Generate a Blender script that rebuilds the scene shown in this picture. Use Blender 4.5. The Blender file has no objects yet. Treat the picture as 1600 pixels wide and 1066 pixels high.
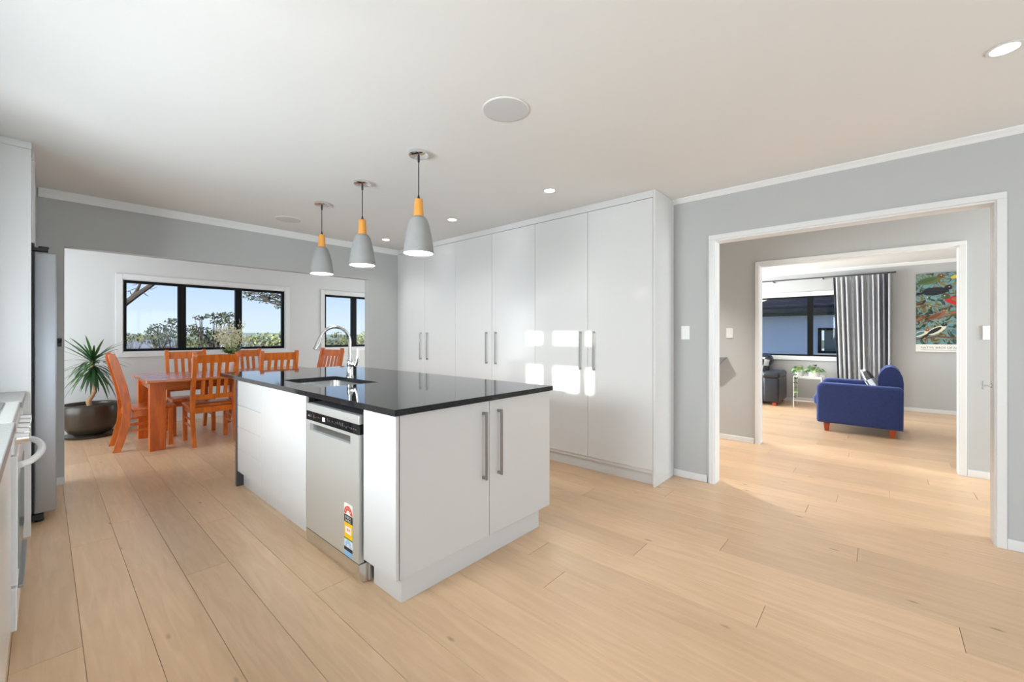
import bpy, bmesh, math, random
from mathutils import Vector, Matrix, Euler
random.seed(7)
PI = math.pi
scene = bpy.context.scene
COL = scene.collection

# ------------------------------------------------------------------ camera
CAM_H, YAW, F_PX, HORIZON = 1.25, 0.844918, 649.36, 523.965
cam_data = bpy.data.cameras.new('camera')
cam_data.sensor_fit = 'HORIZONTAL'
cam_data.sensor_width = 36.0
cam_data.lens = 36.0 * F_PX / 1600.0
cam_data.shift_y = -(533.0 - HORIZON) / 1600.0
cam_data.clip_start = 0.02
cam_data.clip_end = 3000
cam = bpy.data.objects.new('camera', cam_data)
cam.location = (0, 0, CAM_H)
cam.rotation_euler = (PI / 2, 0, -YAW)
COL.objects.link(cam)
scene.camera = cam

# ------------------------------------------------------------------ colour management
vs = scene.view_settings
vs.view_transform = 'Standard'
vs.look = 'None'
vs.gamma = 1.0
vs.use_curve_mapping = False
vs.exposure = 0.45

# ------------------------------------------------------------------ sky and sun
SUN_DIR = Vector((0.86, 0.50, -0.160)).normalized()      # the way the light travels
world = bpy.data.worlds.new('World')
scene.world = world
world.use_nodes = True
wn = world.node_tree
wn.nodes.clear()
w_out = wn.nodes.new('ShaderNodeOutputWorld')
w_bg = wn.nodes.new('ShaderNodeBackground')
# clear sky: pale at the horizon, deeper blue towards the zenith, the same all round
w_tc = wn.nodes.new('ShaderNodeTexCoord')
w_sep = wn.nodes.new('ShaderNodeSeparateXYZ')
w_ramp = wn.nodes.new('ShaderNodeValToRGB')
we = w_ramp.color_ramp.elements
we[0].position = 0.0; we[0].color = (0.62, 0.72, 0.81, 1)
we[1].position = 1.0; we[1].color = (0.16, 0.34, 0.80, 1)
for p_, c_ in ((0.03, (0.60, 0.70, 0.81, 1)), (0.10, (0.46, 0.60, 0.81, 1)), (0.30, (0.29, 0.46, 0.76, 1))):
    q_ = we.new(p_); q_.color = c_
wn.links.new(w_tc.outputs['Generated'], w_sep.inputs[0])
wn.links.new(w_sep.outputs['Z'], w_ramp.inputs[0])
w_bg.inputs['Strength'].default_value = 1.0
wn.links.new(w_ramp.outputs[0], w_bg.inputs['Color'])
wn.links.new(w_bg.outputs[0], w_out.inputs['Surface'])

def sun_light():
    d = bpy.data.lights.new('sun', 'SUN')
    d.energy = 9.0
    d.angle = math.radians(0.6)
    d.color = (1.0, 0.93, 0.82)
    o = bpy.data.objects.new('sun', d)
    o.location = (-20, -12, 8)
    o.rotation_euler = SUN_DIR.to_track_quat('-Z', 'Y').to_euler()
    COL.objects.link(o)
sun_light()

def area(name, loc, direction, sx, sy, energy, color=(1, 1, 1)):
    d = bpy.data.lights.new(name, 'AREA')
    d.shape = 'RECTANGLE'
    d.size, d.size_y = sx, sy
    d.energy = energy
    d.color = color
    o = bpy.data.objects.new(name, d)
    o.location = loc
    o.rotation_euler = Vector(direction).to_track_quat('-Z', 'Z').to_euler()
    COL.objects.link(o)
    return o
# added area lights outside unseen windows, standing in for daylight to brighten the rooms
FILL_COL = (0.91, 0.955, 1.0)
area('fill_rear_doors', (1.5, -4.0, 1.15), (0, 1, .40), 3.9, 2.1, 56, FILL_COL)
area('fill_kitchen_side', (-1.15, -2.15, 1.2), (1, .3, .3), 2.3, 2.0, 26, FILL_COL)
area('fill_kitchen_bench', (-1.75, 1.95, 1.80), (1, .15, -.14), 3.0, 1.3, 290, FILL_COL)
area('fill_kitchen_high', (-1.75, 2.3, 2.75), (1, .25, -1.1), 3.4, 1.2, 110, FILL_COL)
area('fill_dining_side', (-1.5, 6.4, 1.15), (1, 0, .2), 1.9, 2.0, 60, FILL_COL)
area('fill_dining_end', (5.25, 6.4, 1.2), (-1, 0, .2), 1.9, 2.0, 34, FILL_COL)
area('fill_living_side', (7.5, 4.6, 1.2), (0, -1, .5), 3.0, 2.0, 360, (0.92, 0.96, 1.0))
area('fill_hall', (4.65, -3.1, 1.2), (0, 1, .2), 1.2, 2.0, 90, (0.92, 0.96, 1.0))

# ------------------------------------------------------------------ materials
MATS = {}
def _new(name):
    m = bpy.data.materials.new(name)
    m.use_nodes = True
    MATS[name] = m
    nt = m.node_tree
    return m, nt, nt.nodes['Principled BSDF']

def srgb(r, g, b):
    f = lambda c: (c / 255 / 12.92) if c / 255 <= 0.04045 else ((c / 255 + 0.055) / 1.055) ** 2.4
    return (f(r), f(g), f(b), 1)

def plain(name, col, rough=0.5, metal=0.0, spec=0.5, noise=0.0, nscale=30, bump=0.0, bscale=200, coat=0.0, stretch=None):
    m, nt, b = _new(name)
    b.inputs['Base Color'].default_value = col
    b.inputs['Roughness'].default_value = rough
    b.inputs['Metallic'].default_value = metal
    b.inputs['Specular IOR Level'].default_value = spec
    if coat:
        b.inputs['Coat Weight'].default_value = coat
        b.inputs['Coat Roughness'].default_value = 0.05
    tc = nt.nodes.new('ShaderNodeTexCoord')
    src = tc.outputs['Object']
    if stretch:
        mp = nt.nodes.new('ShaderNodeMapping')
        mp.inputs['Scale'].default_value = stretch
        nt.links.new(src, mp.inputs['Vector'])
        src = mp.outputs[0]
    n = nt.nodes.new('ShaderNodeTexNoise')
    n.inputs['Scale'].default_value = nscale
    n.inputs['Detail'].default_value = 4
    nt.links.new(src, n.inputs['Vector'])
    mx = nt.nodes.new('ShaderNodeMix')
    mx.data_type = 'RGBA'
    k = noise
    mx.inputs[6].default_value = (col[0] * (1 - k), col[1] * (1 - k), col[2] * (1 - k), 1)
    mx.inputs[7].default_value = (min(1, col[0] * (1 + k)), min(1, col[1] * (1 + k)), min(1, col[2] * (1 + k)), 1)
    nt.links.new(n.outputs['Fac'], mx.inputs[0])
    nt.links.new(mx.outputs[2], b.inputs['Base Color'])
    if bump:
        n2 = nt.nodes.new('ShaderNodeTexNoise')
        n2.inputs['Scale'].default_value = bscale
        nt.links.new(src, n2.inputs['Vector'])
        bp = nt.nodes.new('ShaderNodeBump')
        bp.inputs['Strength'].default_value = bump
        bp.inputs['Distance'].default_value = 0.002
        nt.links.new(n2.outputs['Fac'], bp.inputs['Height'])
        nt.links.new(bp.outputs[0], b.inputs['Normal'])
    return m

plain('wall_grey', (0.50, 0.505, 0.50, 1), 0.8, spec=0.2, noise=0.01, bump=0.06, bscale=300)
plain('wall_pale', (0.70, 0.705, 0.70, 1), 0.8, spec=0.2, noise=0.01, bump=0.06, bscale=300)
plain('ceiling_white', (0.82, 0.82, 0.81, 1), 0.9, spec=0.1, noise=0.008, nscale=3)
plain('trim_white', (0.76, 0.76, 0.755, 1), 0.35, noise=0.005)
plain('gloss_white', (0.71, 0.71, 0.705, 1), 0.16, noise=0.004, nscale=2)
plain('carcass_white', (0.78, 0.78, 0.77, 1), 0.4, noise=0.005)
plain('charcoal_panel', (0.06, 0.06, 0.065, 1), 0.4, noise=0.05)
plain('plastic_white', (0.84, 0.84, 0.82, 1), 0.35, noise=0.005)
plain('plastic_black', (0.012, 0.012, 0.013, 1), 0.4, noise=0.1)
plain('window_black', (0.006, 0.0055, 0.0055, 1), 0.45, spec=0.15, noise=0.1)
plain('steel', (0.72, 0.72, 0.71, 1), 0.25, 1.0, noise=0.03, nscale=8, stretch=(1, 40, 1))
plain('steel_satin', (0.70, 0.705, 0.68, 1), 0.40, 0.6, noise=0.02, nscale=8, stretch=(1, 1, 60))
plain('handle_metal', (0.36, 0.36, 0.36, 1), 0.35, 1.0, noise=0.02)
plain('chrome', (0.80, 0.80, 0.81, 1), 0.06, 1.0, noise=0.005)
plain('fridge_steel', (0.42, 0.44, 0.47, 1), 0.35, 0.8, noise=0.03, nscale=3)
plain('appliance_white', (0.80, 0.80, 0.80, 1), 0.2, noise=0.01)
plain('black_glass', (0.008, 0.008, 0.01, 1), 0.05, noise=0.1)
plain('bench_laminate', (0.30, 0.30, 0.29, 1), 0.25, noise=0.25, nscale=180)
plain('concrete_grey', (0.32, 0.32, 0.31, 1), 0.75, noise=0.10, nscale=14, bump=0.2, bscale=90)
plain('shade_inner', (0.88, 0.88, 0.86, 1), 0.6, noise=0.005)
plain('beech_wood', srgb(226, 158, 72), 0.45, noise=0.10, nscale=9, stretch=(6, 6, 0.6))
plain('cord_black', (0.015, 0.015, 0.015, 1), 0.6, noise=0.1)
plain('pot_bronze', (0.055, 0.042, 0.028, 1), 0.30, 0.15, noise=0.35, nscale=7)
plain('soil', (0.03, 0.02, 0.014, 1), 0.95, noise=0.5, nscale=60, bump=0.8)
plain('plant_stem', srgb(190, 150, 112), 0.7, noise=0.15, nscale=30)
plain('leaf_dark', srgb(48, 84, 48), 0.4, noise=0.35, nscale=12)
plain('leaf_mid', srgb(74, 118, 56), 0.4, noise=0.35, nscale=14)
plain('leaf_pale', srgb(150, 190, 120), 0.45, noise=0.25, nscale=16)
plain('flower_cream', srgb(232, 228, 200), 0.7, noise=0.10, nscale=40)
plain('grass_stem', srgb(150, 165, 95), 0.6, noise=0.2)
plain('ceramic_white', (0.85, 0.85, 0.84, 1), 0.15, noise=0.01)
plain('blue_fabric', (0.030, 0.045, 0.145, 1), 0.85, spec=0.25, noise=0.22, nscale=40, bump=0.5, bscale=260)
MATS['blue_fabric'].node_tree.nodes['Principled BSDF'].inputs['Sheen Weight'].default_value = 0.35
MATS['blue_fabric'].node_tree.nodes['Principled BSDF'].inputs['Sheen Tint'].default_value = (0.35, 0.45, 0.95, 1)
plain('black_leather', (0.016, 0.018, 0.026, 1), 0.32, noise=0.3, nscale=30, bump=0.35, bscale=160)
plain('foot_wood', srgb(170, 70, 25), 0.4, noise=0.15, nscale=20)
plain('cushion_dark', (0.05, 0.047, 0.045, 1), 0.9, noise=0.4, nscale=25)
plain('cushion_light', (0.52, 0.53, 0.52, 1), 0.9, noise=0.12, nscale=25)
plain('curtain_white', (0.52, 0.53, 0.545, 1), 0.8, noise=0.04, nscale=60)
plain('curtain_mid', (0.27, 0.27, 0.31, 1), 0.8, noise=0.06, nscale=60)
plain('curtain_dark', (0.13, 0.135, 0.15, 1), 0.8, noise=0.08, nscale=60)
plain('rod_grey', (0.10, 0.10, 0.105, 1), 0.4, 0.6, noise=0.05)
plain('bark', srgb(52, 45, 41), 0.9, noise=0.35, nscale=6, bump=0.6, bscale=20)
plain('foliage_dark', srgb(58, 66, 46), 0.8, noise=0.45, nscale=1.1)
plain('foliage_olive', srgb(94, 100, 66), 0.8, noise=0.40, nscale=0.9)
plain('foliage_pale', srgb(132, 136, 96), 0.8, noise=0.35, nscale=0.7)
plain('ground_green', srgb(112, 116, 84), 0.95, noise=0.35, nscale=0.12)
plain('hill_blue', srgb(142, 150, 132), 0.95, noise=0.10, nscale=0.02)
plain('house_white', srgb(225, 225, 222), 0.8, noise=0.03)
plain('house_roof', srgb(120, 122, 130), 0.8, noise=0.10)
plain('house_roof_red', srgb(140, 112, 98), 0.8, noise=0.10)
plain('house_pane', (0.03, 0.035, 0.045, 1), 0.2, noise=0.1)
plain('neighbour_wall', srgb(196, 206, 226), 0.85, noise=0.03, nscale=5, bump=0.2)
plain('neighbour_roof', srgb(26, 26, 38), 0.8, spec=0.08, noise=0.2, nscale=6)
plain('gutter_dark', (0.018, 0.018, 0.022, 1), 0.4, noise=0.1)
plain('blind_grey', srgb(110, 122, 128), 0.7, noise=0.03)

def wood(name, c_dark, c_light, rough, axis_scale, coat=0.3):
    m, nt, b = _new(name)
    tc = nt.nodes.new('ShaderNodeTexCoord')
    oi = nt.nodes.new('ShaderNodeObjectInfo')
    add = nt.nodes.new('ShaderNodeVectorMath'); add.operation = 'ADD'
    sc = nt.nodes.new('ShaderNodeVectorMath'); sc.operation = 'SCALE'
    sc.inputs[0].default_value = (37.0, 53.0, 71.0)
    nt.links.new(oi.outputs['Random'], sc.inputs['Scale'])
    nt.links.new(tc.outputs['Object'], add.inputs[0])
    nt.links.new(sc.outputs[0], add.inputs[1])
    mp = nt.nodes.new('ShaderNodeMapping'); mp.inputs['Scale'].default_value = axis_scale
    nt.links.new(add.outputs[0], mp.inputs['Vector'])
    n = nt.nodes.new('ShaderNodeTexNoise'); n.inputs['Scale'].default_value = 4.0; n.inputs['Detail'].default_value = 6; n.inputs['Distortion'].default_value = 0.8
    nt.links.new(mp.outputs[0], n.inputs['Vector'])
    r = nt.nodes.new('ShaderNodeValToRGB')
    r.color_ramp.elements[0].position = 0.3; r.color_ramp.elements[0].color = c_dark
    r.color_ramp.elements[1].position = 0.7; r.color_ramp.elements[1].color = c_light
    nt.links.new(n.outputs['Fac'], r.inputs[0])
    nt.links.new(r.outputs[0], b.inputs['Base Color'])
    b.inputs['Roughness'].default_value = rough
    b.inputs['Coat Weight'].default_value = coat
    b.inputs['Coat Roughness'].default_value = 0.2
    return m
wood('chair_wood', srgb(192, 92, 22), srgb(230, 126, 42), 0.30, (5, 5, 1.2), coat=0.5)
wood('table_wood', srgb(182, 90, 28), srgb(216, 122, 46), 0.22, (1.2, 6, 6), coat=1.0)
wood('table_leg_wood', srgb(190, 88, 22), srgb(224, 114, 38), 0.35, (5, 5, 1.0))

def floor_mat():
    m, nt, b = _new('oak_plank')
    tc = nt.nodes.new('ShaderNodeTexCoord')
    oi = nt.nodes.new('ShaderNodeObjectInfo')
    sc = nt.nodes.new('ShaderNodeVectorMath'); sc.operation = 'SCALE'; sc.inputs[0].default_value = (31.0, 57.0, 13.0)
    nt.links.new(oi.outputs['Random'], sc.inputs['Scale'])
    add = nt.nodes.new('ShaderNodeVectorMath'); add.operation = 'ADD'
    nt.links.new(tc.outputs['Object'], add.inputs[0]); nt.links.new(sc.outputs[0], add.inputs[1])
    mp = nt.nodes.new('ShaderNodeMapping'); mp.inputs['Scale'].default_value = (9, 0.8, 1)
    nt.links.new(add.outputs[0], mp.inputs['Vector'])
    n = nt.nodes.new('ShaderNodeTexNoise'); n.inputs['Scale'].default_value = 3.0; n.inputs['Detail'].default_value = 8; n.inputs['Distortion'].default_value = 1.2
    nt.links.new(mp.outputs[0], n.inputs['Vector'])
    r = nt.nodes.new('ShaderNodeValToRGB')
    r.color_ramp.elements[0].position = 0.25; r.color_ramp.elements[0].color = (0.640, 0.420, 0.245, 1)
    r.color_ramp.elements[1].position = 0.75; r.color_ramp.elements[1].color = (0.760, 0.525, 0.330, 1)
    nt.links.new(n.outputs['Fac'], r.inputs[0])
    # tone differs a little from board to board
    mr = nt.nodes.new('ShaderNodeMapRange'); mr.inputs['To Min'].default_value = 0.90; mr.inputs['To Max'].default_value = 1.06
    nt.links.new(oi.outputs['Random'], mr.inputs['Value'])
    hsv = nt.nodes.new('ShaderNodeHueSaturation')
    nt.links.new(mr.outputs[0], hsv.inputs['Value']); nt.links.new(r.outputs[0], hsv.inputs['Color'])
    # small knots and flecks
    mp2 = nt.nodes.new('ShaderNodeMapping'); mp2.inputs['Scale'].default_value = (4.5, 1.6, 1)
    nt.links.new(add.outputs[0], mp2.inputs['Vector'])
    v = nt.nodes.new('ShaderNodeTexVoronoi'); v.inputs['Scale'].default_value = 1.7
    nt.links.new(mp2.outputs[0], v.inputs['Vector'])
    kr = nt.nodes.new('ShaderNodeValToRGB')
    kr.color_ramp.elements[0].position = 0.02; kr.color_ramp.elements[0].color = (0.42, 0.38, 0.34, 1)
    kr.color_ramp.elements[1].position = 0.085; kr.color_ramp.elements[1].color = (1, 1, 1, 1)
    nt.links.new(v.outputs['Distance'], kr.inputs[0])
    mul = nt.nodes.new('ShaderNodeMix'); mul.data_type = 'RGBA'; mul.blend_type = 'MULTIPLY'; mul.inputs[0].default_value = 0.85
    nt.links.new(hsv.outputs[0], mul.inputs[6]); nt.links.new(kr.outputs[0], mul.inputs[7])
    nt.links.new(mul.outputs[2], b.inputs['Base Color'])
    b.inputs['Roughness'].default_value = 0.30
    b.inputs['Specular IOR Level'].default_value = 0.5
    bp = nt.nodes.new('ShaderNodeBump'); bp.inputs['Strength'].default_value = 0.08; bp.inputs['Distance'].default_value = 0.002
    nt.links.new(n.outputs['Fac'], bp.inputs['Height']); nt.links.new(bp.outputs[0], b.inputs['Normal'])
floor_mat()

def granite():
    m, nt, b = _new('black_granite')
    tc = nt.nodes.new('ShaderNodeTexCoord')
    v = nt.nodes.new('ShaderNodeTexNoise'); v.inputs['Scale'].default_value = 260; v.inputs['Detail'].default_value = 2
    nt.links.new(tc.outputs['Object'], v.inputs['Vector'])
    r = nt.nodes.new('ShaderNodeValToRGB')
    r.color_ramp.elements[0].position = 0.55; r.color_ramp.elements[0].color = (0.010, 0.010, 0.011, 1)
    r.color_ramp.elements[1].position = 0.72; r.color_ramp.elements[1].color = (0.10, 0.10, 0.105, 1)
    nt.links.new(v.outputs['Fac'], r.inputs[0]); nt.links.new(r.outputs[0], b.inputs['Base Color'])
    b.inputs['Roughness'].default_value = 0.05
    b.inputs['Specular IOR Level'].default_value = 0.36
granite()

def glass():
    m = bpy.data.materials.new('window_glass'); m.use_nodes = True; MATS['window_glass'] = m
    nt = m.node_tree; nt.nodes.clear()
    o = nt.nodes.new('ShaderNodeOutputMaterial')
    t = nt.nodes.new('ShaderNodeBsdfTransparent'); t.inputs[0].default_value = (0.95, 0.97, 0.97, 1)
    g = nt.nodes.new('ShaderNodeBsdfGlossy'); g.inputs['Roughness'].default_value = 0.01
    n = nt.nodes.new('ShaderNodeTexNoise'); n.inputs['Scale'].default_value = 2.0
    mr = nt.nodes.new('ShaderNodeMapRange'); mr.inputs['To Min'].default_value = 0.008; mr.inputs['To Max'].default_value = 0.014
    nt.links.new(n.outputs['Fac'], mr.inputs['Value'])
    mix = nt.nodes.new('ShaderNodeMixShader')
    nt.links.new(mr.outputs[0], mix.inputs[0]); nt.links.new(t.outputs[0], mix.inputs[1]); nt.links.new(g.outputs[0], mix.inputs[2])
    nt.links.new(mix.outputs[0], o.inputs['Surface'])
glass()

def emit(name, col, strength):
    m, nt, b = _new(name)
    b.inputs['Base Color'].default_value = (0.9, 0.9, 0.9, 1)
    b.inputs['Emission Color'].default_value = col
    b.inputs['Emission Strength'].default_value = strength
emit('lamp_glow', (1.0, 0.97, 0.92, 1), 9.0)
emit('display_glow', (0.8, 0.88, 1.0, 1), 1.0)

def flat(name, col, rough=0.6):
    return plain(name, col, rough, noise=0.06, nscale=25)

# ------------------------------------------------------------------ mesh helpers
class MB:
    """collects shapes, then becomes ONE mesh object"""
    def __init__(self): self.v = []; self.f = []; self.mi = []
    def add(self, vs_, fs_, mi=0):
        o = len(self.v); self.v += [tuple(p) for p in vs_]
        self.f += [tuple(i + o for i in f) for f in fs_]; self.mi += [mi] * len(fs_)
        return self
    def box(self, x0, x1, y0, y1, z0, z1, mi=0, bev=0.0, seg=2):
        if bev > 0:
            bm = bmesh.new()
            bmesh.ops.create_cube(bm, size=1)
            for p in bm.verts:
                p.co = Vector((x0 + (p.co.x + .5) * (x1 - x0), y0 + (p.co.y + .5) * (y1 - y0), z0 + (p.co.z + .5) * (z1 - z0)))
            b = min(bev, 0.499 * min(abs(x1 - x0), abs(y1 - y0), abs(z1 - z0)))
            bmesh.ops.bevel(bm, geom=bm.edges[:] + bm.verts[:], offset=b, segments=seg, profile=0.5, affect='EDGES')
            self.bm(bm, mi); return self
        P = [(x0, y0, z0), (x1, y0, z0), (x1, y1, z0), (x0, y1, z0), (x0, y0, z1), (x1, y0, z1), (x1, y1, z1), (x0, y1, z1)]
        return self.add(P, [(0, 3, 2, 1), (4, 5, 6, 7), (0, 1, 5, 4), (1, 2, 6, 5), (2, 3, 7, 6), (3, 0, 4, 7)], mi)
    def bm(self, bm, mi=0):
        bm.verts.index_update()
        self.add([p.co[:] for p in bm.verts], [[p.index for p in f.verts] for f in bm.faces], mi); bm.free(); return self
    def tube(self, pts, r, seg=8, mi=0, cap=True, sq=False):
        pts = [Vector(p) for p in pts]; n = len(pts)
        rr = r if isinstance(r, (list, tuple)) else [r] * n
        o = len(self.v); vs_ = []; ref = None
        for i, p in enumerate(pts):
            t = (pts[min(i + 1, n - 1)] - pts[max(i - 1, 0)]).normalized()
            if ref is None:
                ref = Vector((0, 0, 1)) if abs(t.z) < 0.9 else Vector((1, 0, 0))
            a = (ref - t * ref.dot(t)).normalized(); b = t.cross(a); ref = a
            for k in range(seg):
                q = 2 * PI * (k + (0.5 if sq else 0)) / seg
                vs_.append(p + (a * math.cos(q) + b * math.sin(q)) * rr[i])
        fs = []
        for i in range(n - 1):
            for k in range(seg):
                fs.append((i * seg + k, i * seg + (k + 1) % seg, (i + 1) * seg + (k + 1) % seg, (i + 1) * seg + k))
        if cap:
            fs.append(tuple(range(seg))[::-1]); fs.append(tuple((n - 1) * seg + k for k in range(seg)))
        return self.add(vs_, fs, mi)
    def lathe(self, prof, c=(0, 0, 0), seg=32, mi=0, cap0=True, cap1=True):
        vs_ = []; fs = []; n = len(prof)
        for r, z in prof:
            for k in range(seg):
                q = 2 * PI * k / seg; vs_.append((c[0] + r * math.cos(q), c[1] + r * math.sin(q), c[2] + z))
        for i in range(n - 1):
            for k in range(seg):
                fs.append((i * seg + k, i * seg + (k + 1) % seg, (i + 1) * seg + (k + 1) % seg, (i + 1) * seg + k))
        if cap0: fs.append(tuple(range(seg))[::-1])
        if cap1: fs.append(tuple((n - 1) * seg + k for k in range(seg)))
        return self.add(vs_, fs, mi)
    def prism(self, poly, axis, a, b, mi=0):
        """polygon extruded along an axis; poly gives the two other coordinates in x,y,z order"""
        n = len(poly)
        def pt(p, t):
            l = list(p); l.insert('xyz'.index(axis), t); return tuple(l)
        vs_ = [pt(p, a) for p in poly] + [pt(p, b) for p in poly]
        fs = [tuple(range(n)), tuple(range(2 * n - 1, n - 1, -1))] + [(i, i + n, (i + 1) % n + n, (i + 1) % n) for i in range(n)]
        return self.add(vs_, fs, mi)
    def build(self, name, mat, parent=None, smooth=False, angle=40, flat_ax=False):
        xs = [p[0] for p in self.v]; ys = [p[1] for p in self.v]; zs = [p[2] for p in self.v]
        org = Vector(((min(xs) + max(xs)) / 2, (min(ys) + max(ys)) / 2, min(zs)))
        me = bpy.data.meshes.new(name)
        me.from_pydata([(p[0] - org.x, p[1] - org.y, p[2] - org.z) for p in self.v], [], self.f)
        mats = mat if isinstance(mat, (list, tuple)) else [mat]
        for q in mats: me.materials.append(MATS[q])
        if len(mats) > 1: me.polygons.foreach_set('material_index', self.mi)
        bm = bmesh.new(); bm.from_mesh(me); bmesh.ops.recalc_face_normals(bm, faces=bm.faces[:]); bm.to_mesh(me); bm.free()
        if smooth:
            me.polygons.foreach_set('use_smooth', [True] * len(me.polygons))
            if flat_ax: me.polygons.foreach_set('use_smooth', [max(abs(c) for c in p.normal) < .9999 for p in me.polygons])
            try: me.set_sharp_from_angle(angle=math.radians(angle))
            except Exception: pass
        me.update()
        o = bpy.data.objects.new(name, me); COL.objects.link(o)
        o['_wx'], o['_wy'], o['_wz'] = org
        if parent is not None:
            o.parent = parent
            o.location = org - Vector((parent['_wx'], parent['_wy'], parent['_wz']))
        else:
            o.location = org
        return o

def box(name, mat, x0, x1, y0, y1, z0, z1, parent=None, bev=0.0, seg=2):
    return MB().box(x0, x1, y0, y1, z0, z1, bev=bev, seg=seg).build(name, mat, parent, smooth=bev > 0.006, flat_ax=True)

def tag(o, label=None, cat=None, group=None, kind=None):
    if label: o['label'] = label
    if cat: o['category'] = cat
    if group: o['group'] = group
    if kind: o['kind'] = kind
    return o

def thing(name, loc, label, cat, group=None):
    o = bpy.data.objects.new(name, None); COL.objects.link(o)
    o.empty_display_size = 0.1
    o.location = loc
    o['_wx'], o['_wy'], o['_wz'] = loc
    return tag(o, label, cat, group)

def struct(o): o['kind'] = 'structure'; return o

def copy_tree(o, parent=None):
    c = o.copy(); COL.objects.link(c); c.parent = parent
    for ch in list(o.children): copy_tree(ch, c)
    return c

def point_light(name, loc, energy, radius, col=(1, 0.96, 0.9)):
    d = bpy.data.lights.new(name, 'POINT'); d.energy = energy; d.shadow_soft_size = radius; d.color = col
    o = bpy.data.objects.new(name, d); o.location = loc; COL.objects.link(o); return o

# ------------------------------------------------------------------ dimensions of the house
CEIL = 2.45
XL, XP, XR = -0.75, 3.329, 3.74            # kitchen left wall, pantry face, right wall
YB, YBT = 5.126, 5.226                     # wall with the wide opening to the dining room
YREAR = -3.6
YW = 7.65                                  # dining window wall
X1T = 3.86                                 # back of right wall
X2, X2T = 5.435, 5.555                     # hall wall with second opening
X3 = 9.47                                  # living room window wall

def wall_segments(name, mat, boxes):
    m = MB()
    for b in boxes: m.box(*b)
    return struct(m.build(name, mat))

# ------------------------------------------------------------------ structure: floor boards
def build_floor():
    # sub floor, then every board as a piece of its own
    f = struct(box('floor', 'carcass_white', -1.3, 9.75, YREAR - .1, YW + .1, -0.12, -0.022))
    W, L = 0.192, 2.3
    meshes = {}
    def plank(x, y, w, l):
        key = (round(w, 3), round(l, 3))
        if key not in meshes:
            o = MB().box(x, x + w - 0.0012, y, y + l - 0.0015, -0.020, 0.0, bev=0.0010, seg=1).build('floor_board', 'oak_plank', f)
            meshes[key] = o.data
        else:
            o = bpy.data.objects.new('floor_board', meshes[key]); COL.objects.link(o); o.parent = f
            o.location = (x + (w - 0.0012) / 2 - f['_wx'], y + (l - 0.0015) / 2 - f['_wy'], -0.020 - f['_wz'])
        n[0] += 1
    n = [0]
    x = -1.3 + 0.061; i = 0
    offs = [0, 1.1, 0.45, 1.75, 0.8, 2.05, 1.4, 0.25]
    while x < 9.6:
        if x < -0.2: y0, y1 = -0.2, YW + .05
        elif x < 3.6: y0, y1 = -0.8, YW + .05
        elif x < 5.6: y0, y1 = -2.6, 5.0
        else: y0, y1 = -2.0, 3.6
        y = y0 - offs[i % 8]
        while y < y1:
            a, b = max(y, y0), min(y + L, y1)
            if b - a > 0.12: plank(x, round(a, 3), W, round(b - a, 3))
            y += L
        x += W; i += 1
    # the rest of the boards, out of the picture behind the camera and round the corners
    m = MB()
    def fill(xa, xb, ya, yb):
        xx = xa
        while xx < xb - .01:
            m.box(xx, min(xx + W - .0012, xb), ya, yb, -0.020, 0.0); xx += W
    fill(-1.239, -0.2, YREAR, -0.2); fill(-0.2, 3.7, YREAR, -0.8); fill(5.6, 9.6, 3.6, 4.3); fill(3.74, 9.6, 5.0, YW)
    r = m.build('floor_boards_beyond', 'oak_plank', f); r['kind'] = 'stuff'
build_floor()

# ------------------------------------------------------------------ structure: ceiling and walls
struct(box('ceiling', 'ceiling_white', -1.4, 9.75, YREAR - .2, YW + .12, CEIL, CEIL + .12))
# opening in the right wall
O1A, O1B, OH = -0.515, 1.052, 2.045
wall_segments('wall_right', 'wall_grey', [(XR, X1T, YREAR, O1A, 0, CEIL), (XR, X1T, O1B, YBT, 0, CEIL), (XR, X1T, O1A, O1B, OH, CEIL)])
O2A, O2B = -0.532, 1.045
wall_segments('wall_hall_far', 'wall_grey', [(X2, X2T, -2.8, O2A, 0, CEIL), (X2, X2T, O2B, 5.2, 0, CEIL), (X2, X2T, O2A, O2B, OH, CEIL)])
# kitchen back wall with the wide opening to the dining room
OB0, OB1, OBH = 0.115, 2.885, 1.995
wall_segments('wall_back', 'wall_grey', [(-1.3, OB0, YB, YBT, 0, CEIL), (OB1, XR, YB, YBT, 0, CEIL), (OB0, OB1, YB, YBT, OBH, CEIL)])
KW = (-0.495, 0.395, 1.435, 2.09)      # unseen kitchen window, sized to cast the sun patches, y0 y1 z0 z1
KB = (0.7, 3.1, 1.06, 1.98)            # added long window above the left bench, unseen, for fill light
KD = (-3.3, -1.0, 0.2, 2.2)            # added side window behind the camera, unseen, for fill light
wall_segments('wall_left', 'wall_grey', [(XL - .12, XL, YREAR, KD[0], 0, CEIL), (XL - .12, XL, KD[0], KD[1], 0, KD[2]), (XL - .12, XL, KD[0], KD[1], KD[3], CEIL),
    (XL - .12, XL, KD[1], KW[0], 0, CEIL), (XL - .12, XL, KW[0], KW[1], 0, KW[2]), (XL - .12, XL, KW[0], KW[1], KW[3], CEIL), (XL - .12, XL, KW[1], KB[0], 0, CEIL), (XL - .12, XL, KB[0], KB[1], 0, KB[2]), (XL - .12, XL, KB[0], KB[1], KB[3], CEIL), (XL - .12, XL, KB[1], YB, 0, CEIL)])
RD = (-0.45, 3.45, 2.2)
wall_segments('wall_rear', 'wall_grey', [(XL - .12, RD[0], YREAR - .12, YREAR, 0, CEIL), (RD[1], 5.6, YREAR - .12, YREAR, 0, CEIL), (RD[0], RD[1], YREAR - .12, YREAR, RD[2], CEIL)])
W1 = (0.705, 2.755, 1.02, 2.01)        # dining windows x0 x1 z0 z1
W2 = (3.425, 4.60, 1.02, 2.01)
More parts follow.
